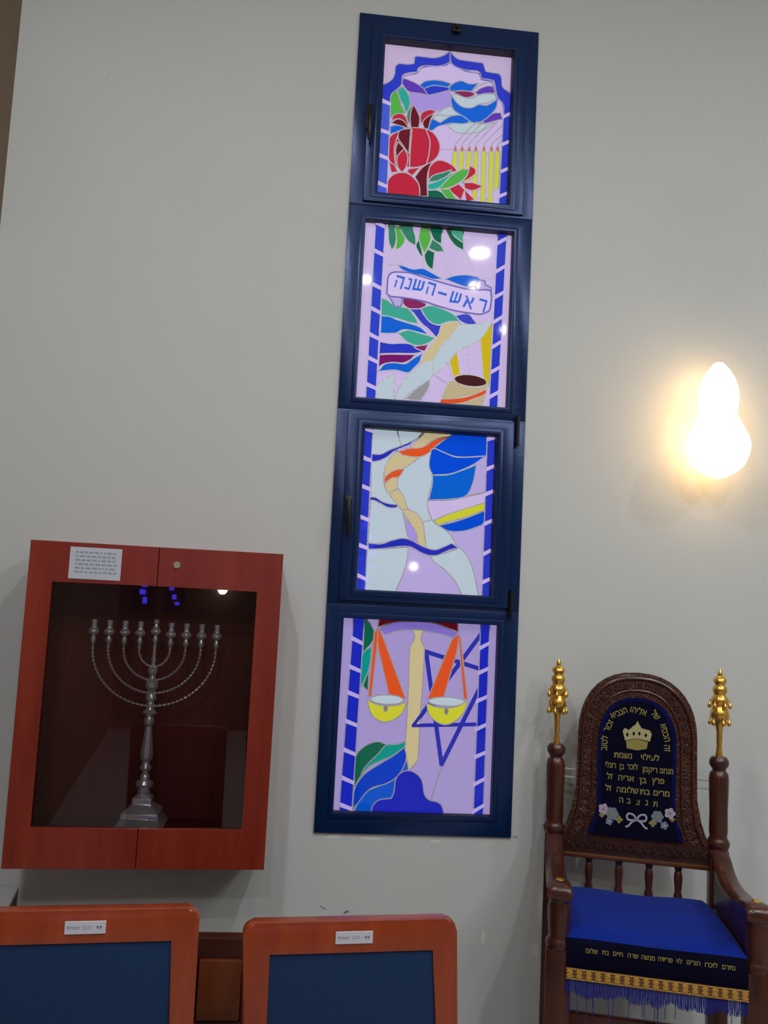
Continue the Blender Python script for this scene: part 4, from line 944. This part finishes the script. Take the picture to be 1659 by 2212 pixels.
# ------------------------------------------------------------------ wooden chairs in front
M_cherry = wood('orange_cherry_wood', rgb(130, 44, 13), rgb(164, 68, 27), rough=.3, scale=1.2, axis=(1, 1, .15), coat=.4, bump=.02)
M_uph = mat('blue_upholstery', rgb(21, 49, 88), rough=.85, noise=.12, nscale=40, bump=.25, bscale=400, sheen=.1, spec=.2)
M_label = mat('white_plastic_label', rgb(206, 208, 220), rough=.4)
M_ltext = mat('grey_label_print', rgb(132, 138, 158), rough=.6)
def roundrect(x0, x1, z0, z1, r, n=6, bottom=False):
    P = []
    for (cx, cz, a0) in ((x1 - r, z1 - r, 0), (x0 + r, z1 - r, PI / 2)):
        for i in range(n + 1):
            a = a0 + PI / 2 * i / n; P.append((cx + r * math.cos(a), cz + r * math.sin(a)))
    return P
def side_chair(P0, psi, Hh, shear, label, lab_u, words):
    ch = thing('upholstered_chair', (P0.x, P0.y, 0), psi, label, 'chair', 'blue upholstered chairs at the bottom edge')
    def S(bm):
        for v in bm.verts: v.co.x += shear * (Hh - v.co.z) * (1 if v.co.z > Hh - .5 else 0) + (shear * .5 if v.co.z <= Hh - .5 else 0)
        return bm
    hw_ = .234
    z_in = Hh - .057; zl = Hh - .50
    # back frame: arch-shaped loop
    out = roundrect(-hw_, hw_, 0, Hh, .024)
    outl = [(hw_, zl)] + out + [(-hw_, zl)]
    inn = [(-hw_ + .048, zl), (-hw_ + .048, z_in), (hw_ - .048, z_in), (hw_ - .048, zl)]
    bm = bmesh.new(); prism(bm, outl + inn, 0, .034, bev=.008)
    box(bm, -hw_ + .045, hw_ - .045, .004, .03, zl - .03, zl + .03, .005)
    obj('back_frame', S(bm), M_cherry, ch, smooth=True)
    bm = bmesh.new(); box(bm, -hw_ + .0475, hw_ - .0475, .003, .03, zl + .03, z_in + .001, .006, 3)
    obj('back_cushion', S(bm), M_uph, ch, smooth=True)
    for s in (-1, 1):
        bm = bmesh.new(); x = s * (hw_ - .024)
        box(bm, x - .0235, x + .0235, .001, .036, 0, zl + .01, .006); obj('leg', S(bm), M_cherry, ch, smooth=True)
        bm = bmesh.new(); x = s * (hw_ - .026); box(bm, x - .02, x + .02, .40, .44, 0, .43, .006); obj('leg', S(bm), M_cherry, ch, smooth=True)
    bm = bmesh.new(); box(bm, -hw_ + .012, hw_ - .012, .02, .455, .38, .435, .008); obj('seat_frame', S(bm), M_cherry, ch, smooth=True)
    bm = bmesh.new(); box(bm, -hw_ + .02, hw_ - .02, .04, .46, .435, .48, .016, 3); obj('seat_cushion', S(bm), M_uph, ch, smooth=True)
    bm = bmesh.new(); box(bm, lab_u - .041, lab_u + .041, -.0025, .0005, Hh - .0465, Hh - .0205, .001)
    lb = obj('name_label', bm, M_label, ch); tag(lb, 'small white printed label')
    bm = bmesh.new()
    for (w, dx, xs) in words:
        M = Matrix.Translation((lab_u + dx, -.0028, Hh - .0335)) @ XZ @ Matrix.Diagonal((xs, 1, 1, 1))
        text_bm(bm, heb(w), .0105, M)
    obj('printed_name', bm, M_ltext, lb)
    return ch
wd_ = (('משפחת', -.023, .75), ('הכהן', .004, .8), ('דוד', .028, .8))
c2 = at(762, 1990, -1.55)
side_chair(c2, math.radians(6), c2.z, .055, 'blue upholstered orange-wood chair whose whole back shows, right of the pair', .005, wd_)
c1 = at(184, 1967, -1.575)
side_chair(c1, math.radians(6), c1.z, .012, 'blue upholstered orange-wood chair cut off by the left picture edge', .003, wd_)

# ------------------------------------------------------------------ bench showing between the chairs
M_bench = wood('brown_bench_wood', rgb(84, 36, 10), rgb(108, 50, 16), rough=.4, scale=1.2, axis=(1, 1, .15), coat=.2)
M_bench_d = wood('dark_bench_wood', rgb(52, 18, 6), rgb(74, 30, 12), rough=.35, scale=1.2, axis=(.15, 1, 1), coat=.3)
YBn = -.85
zb_t = at(482, 2027, YBn).z; zb_1 = at(482, 2071, YBn).z; zb_2 = at(482, 2203, YBn).z
bx0 = at(150, 2020, YBn).x; bx1 = at(900, 2030, YBn).x
bn = thing('wooden_bench', ((bx0 + bx1) / 2, YBn, 0), 0, 'dark brown wooden bench glimpsed in the gap between the two blue chairs', 'bench')
hb = (bx1 - bx0) / 2
obj('top_rail', newbox(-hb, hb, -.0, .05, zb_1 - .01, zb_t, .004), M_bench_d, bn, smooth=True)
for (a, b) in ((-hb + .01, -.115 + 0), (-.112, .0)): pass
gx0 = at(428, 2120, YBn).x - (bx0 + bx1) / 2; gx1 = at(521, 2120, YBn).x - (bx0 + bx1) / 2
gw = gx1 - gx0; x = gx0
xs_ = [gx0 + gw * 1.04 * k for k in range(-3, 6)]
for x in xs_:
    if x > -hb and x + gw < hb: obj('back_panel', newbox(x, x + gw, -.012, .012, zb_2, zb_1, .005), M_bench, bn, smooth=True)
obj('backing_board', newbox(-hb + .005, hb - .005, .012, .03, zb_2 - .02, zb_1), M_bench_d, bn)
obj('lower_rail', newbox(-hb, hb, .0, .045, zb_2 - .10, zb_2 - .005, .003), M_bench_d, bn)
obj('bench_seat', newbox(-hb, hb, .03, .42, .41, .44, .005), M_bench_d, bn)
for s in (-1, 1): obj('end_panel', newbox(s * (hb - .03) - .015, s * (hb - .03) + .015, .0, .42, 0, .60, .004), M_bench_d, bn)

# ------------------------------------------------------------------ white sloping stand at the far left edge
pA = at(35, 1921, -.03)
stn = thing('sloping_stand', (pA.x, -.004, 0), 0, 'pale grey sloping stand at the left edge below the red-brown cabinet', 'stand')
M_stand = mat('pale_grey_laminate', rgb(196, 196, 202), rough=.6, noise=.04)
M_stand_shade = mat('stand_side_shade', rgb(112, 96, 88), rough=.8, noise=.1)  # laminate darkened: shade on the side panels is in the colour
def slab(bm, x0, x1, prof):
    a = [bm.verts.new((x0, y, z)) for y, z in prof]; b = [bm.verts.new((x1, y, z)) for y, z in prof]
    bm.faces.new(a); bm.faces.new(list(reversed(b)))
    for i in range(len(prof)): bm.faces.new((a[i], a[(i + 1) % len(prof)], b[(i + 1) % len(prof)], b[i]))
    bmesh.ops.recalc_face_normals(bm, faces=bm.faces); return bm
zt = pA.z; wS = 1.283 + pA.x - .01
obj('sloping_top', slab(bmesh.new(), -wS, 0, [(0, zt), (-.30, zt - .10), (-.30, zt - .115), (0, zt - .015)]), M_stand, stn)
obj('side_panel', slab(bmesh.new(), -.016, -.001, [(0, zt - .015), (-.295, zt - .112), (-.295, 0), (0, 0)]), M_stand_shade, stn)
obj('side_panel', slab(bmesh.new(), -wS + .001, -wS + .016, [(0, zt - .015), (-.295, zt - .112), (-.295, 0), (0, 0)]), M_stand_shade, stn)
obj('front_panel', newbox(-wS + .016, -.016, -.285, -.27, 0, zt - .112), M_stand, stn)

# ------------------------------------------------------------------ ceiling light fittings (the lamps that light the room), then the added fill globes
M_rim = mat('white_lamp_rim', rgb(225, 225, 225), rough=.5)
for i, (x, y, p, s) in enumerate(DOWNLIGHTS):
    t = thing('ceiling_downlight', (x, y, CEIL), 0, ('round ceiling downlight ' + ('over the red-brown cabinet', 'large one in the middle', 'nearest the right wall', 'small one left of the middle', 'small one right of the middle', 'small one further back', 'at the back left', 'at the back right')[i]), 'lamp', 'ceiling downlights')
    bm = bmesh.new(); lathe(bm, [(s / 2 + .03, 0), (s / 2 + .03, -.008), (s / 2 + .005, -.012), (s / 2 + .003, -.002)], segs=32, cap=False)
    obj('rim', bm, M_rim, t, smooth=True)

M_fill_globe = [mat('fill_globe_glow', rgb(250, 250, 245), rough=.4, emit=(.97, .99, 1, 1), es=p[3]) for p in FILL_GLOBES]
for i, (x, y, z, e) in enumerate(FILL_GLOBES):  # globes added out of view to brighten the upper wall
    t = thing('fill_globe', (x, y, CEIL), 0, 'added fill-light globe, out of view, hung ' + ('by the brown side wall' if i == 0 else 'toward the right of the hall'), 'lamp', 'added fill globes')
    bm = bmesh.new(); bmesh.ops.create_uvsphere(bm, u_segments=32, v_segments=16, radius=.14); bmesh.ops.translate(bm, vec=(0, 0, z - CEIL), verts=bm.verts)
    obj('globe', bm, M_fill_globe[i], t, smooth=True)
    bm = bmesh.new(); tube(bm, [(0, 0, 0), (0, 0, z - CEIL + .13)], .006, 10); lathe(bm, [(.05, 0), (.05, -.02), (.01, -.04)], segs=20); lathe(bm, [(.035, z - CEIL + .125), (.04, z - CEIL + .15), (.01, z - CEIL + .17)], segs=20)
    obj('rod', bm, M_brassy, t, smooth=True)
# small globe lamps and narrow blue lit windows on the far wall (seen as reflections in the glass)
M_globe = mat('lit_small_globe', rgb(250, 245, 235), rough=.4, emit=(1, .97, .92, 1), es=22)
for i, (x, z) in enumerate(((-.05, 1.74), (1.51, 2.18))):
    t = thing('globe_wall_lamp', (x, YB, z), 0, 'small lit globe lamp on the far wall, ' + ('lower left one' if i == 0 else 'higher right one'), 'lamp', 'globe lamps on the far wall')
    bm = bmesh.new(); bmesh.ops.create_uvsphere(bm, u_segments=20, v_segments=12, radius=.06); bmesh.ops.translate(bm, vec=(0, .12, 0), verts=bm.verts); obj('globe', bm, M_globe, t, smooth=True)
    bm = bmesh.new(); tube(bm, [(0, .001, -.05), (0, .08, -.05), (0, .12, -.055)], .008, 8); box(bm, -.03, .03, 0, .012, -.09, -.01, .003); obj('bracket', bm, M_brassy, t, smooth=True)
M_bw = mat('lit_blue_glass', rgb(20, 20, 90), rough=.3, emit=(.06, .05, 1, 1), es=7)
for n_, (x, w, z0, z1) in enumerate(((-1.0, .10, 1.5, 2.9), (-.62, .08, 1.5, 2.9), (.9, .12, 1.5, 2.9))):
    t = thing('window_%d' % (n_ + 2), (x, YB, z0), 0, 'narrow blue lit window on the far wall', 'window', kind='structure')
    obj('window_frame', ring(bmesh.new(), (-w - .04, w + .04, -.04, z1 - z0 + .04), (-w, w, 0, z1 - z0), .001, .03, .002), M_blue, t)
    bm = bmesh.new(); rnd = random.Random(n_)
    z = .02
    while z < z1 - z0 - .1:
        h = rnd.uniform(.03, .09); a = rnd.uniform(-w, w * .2); box(bm, a, a + rnd.uniform(.3, .8) * w, .004, .012, z, z + h); z += h + rnd.uniform(.02, .06)
    obj('blue_glass', bm, M_bw, t)
    obj('dark_glass', newbox(-w, w, .001, .006, 0, z1 - z0), M_gasket, t)
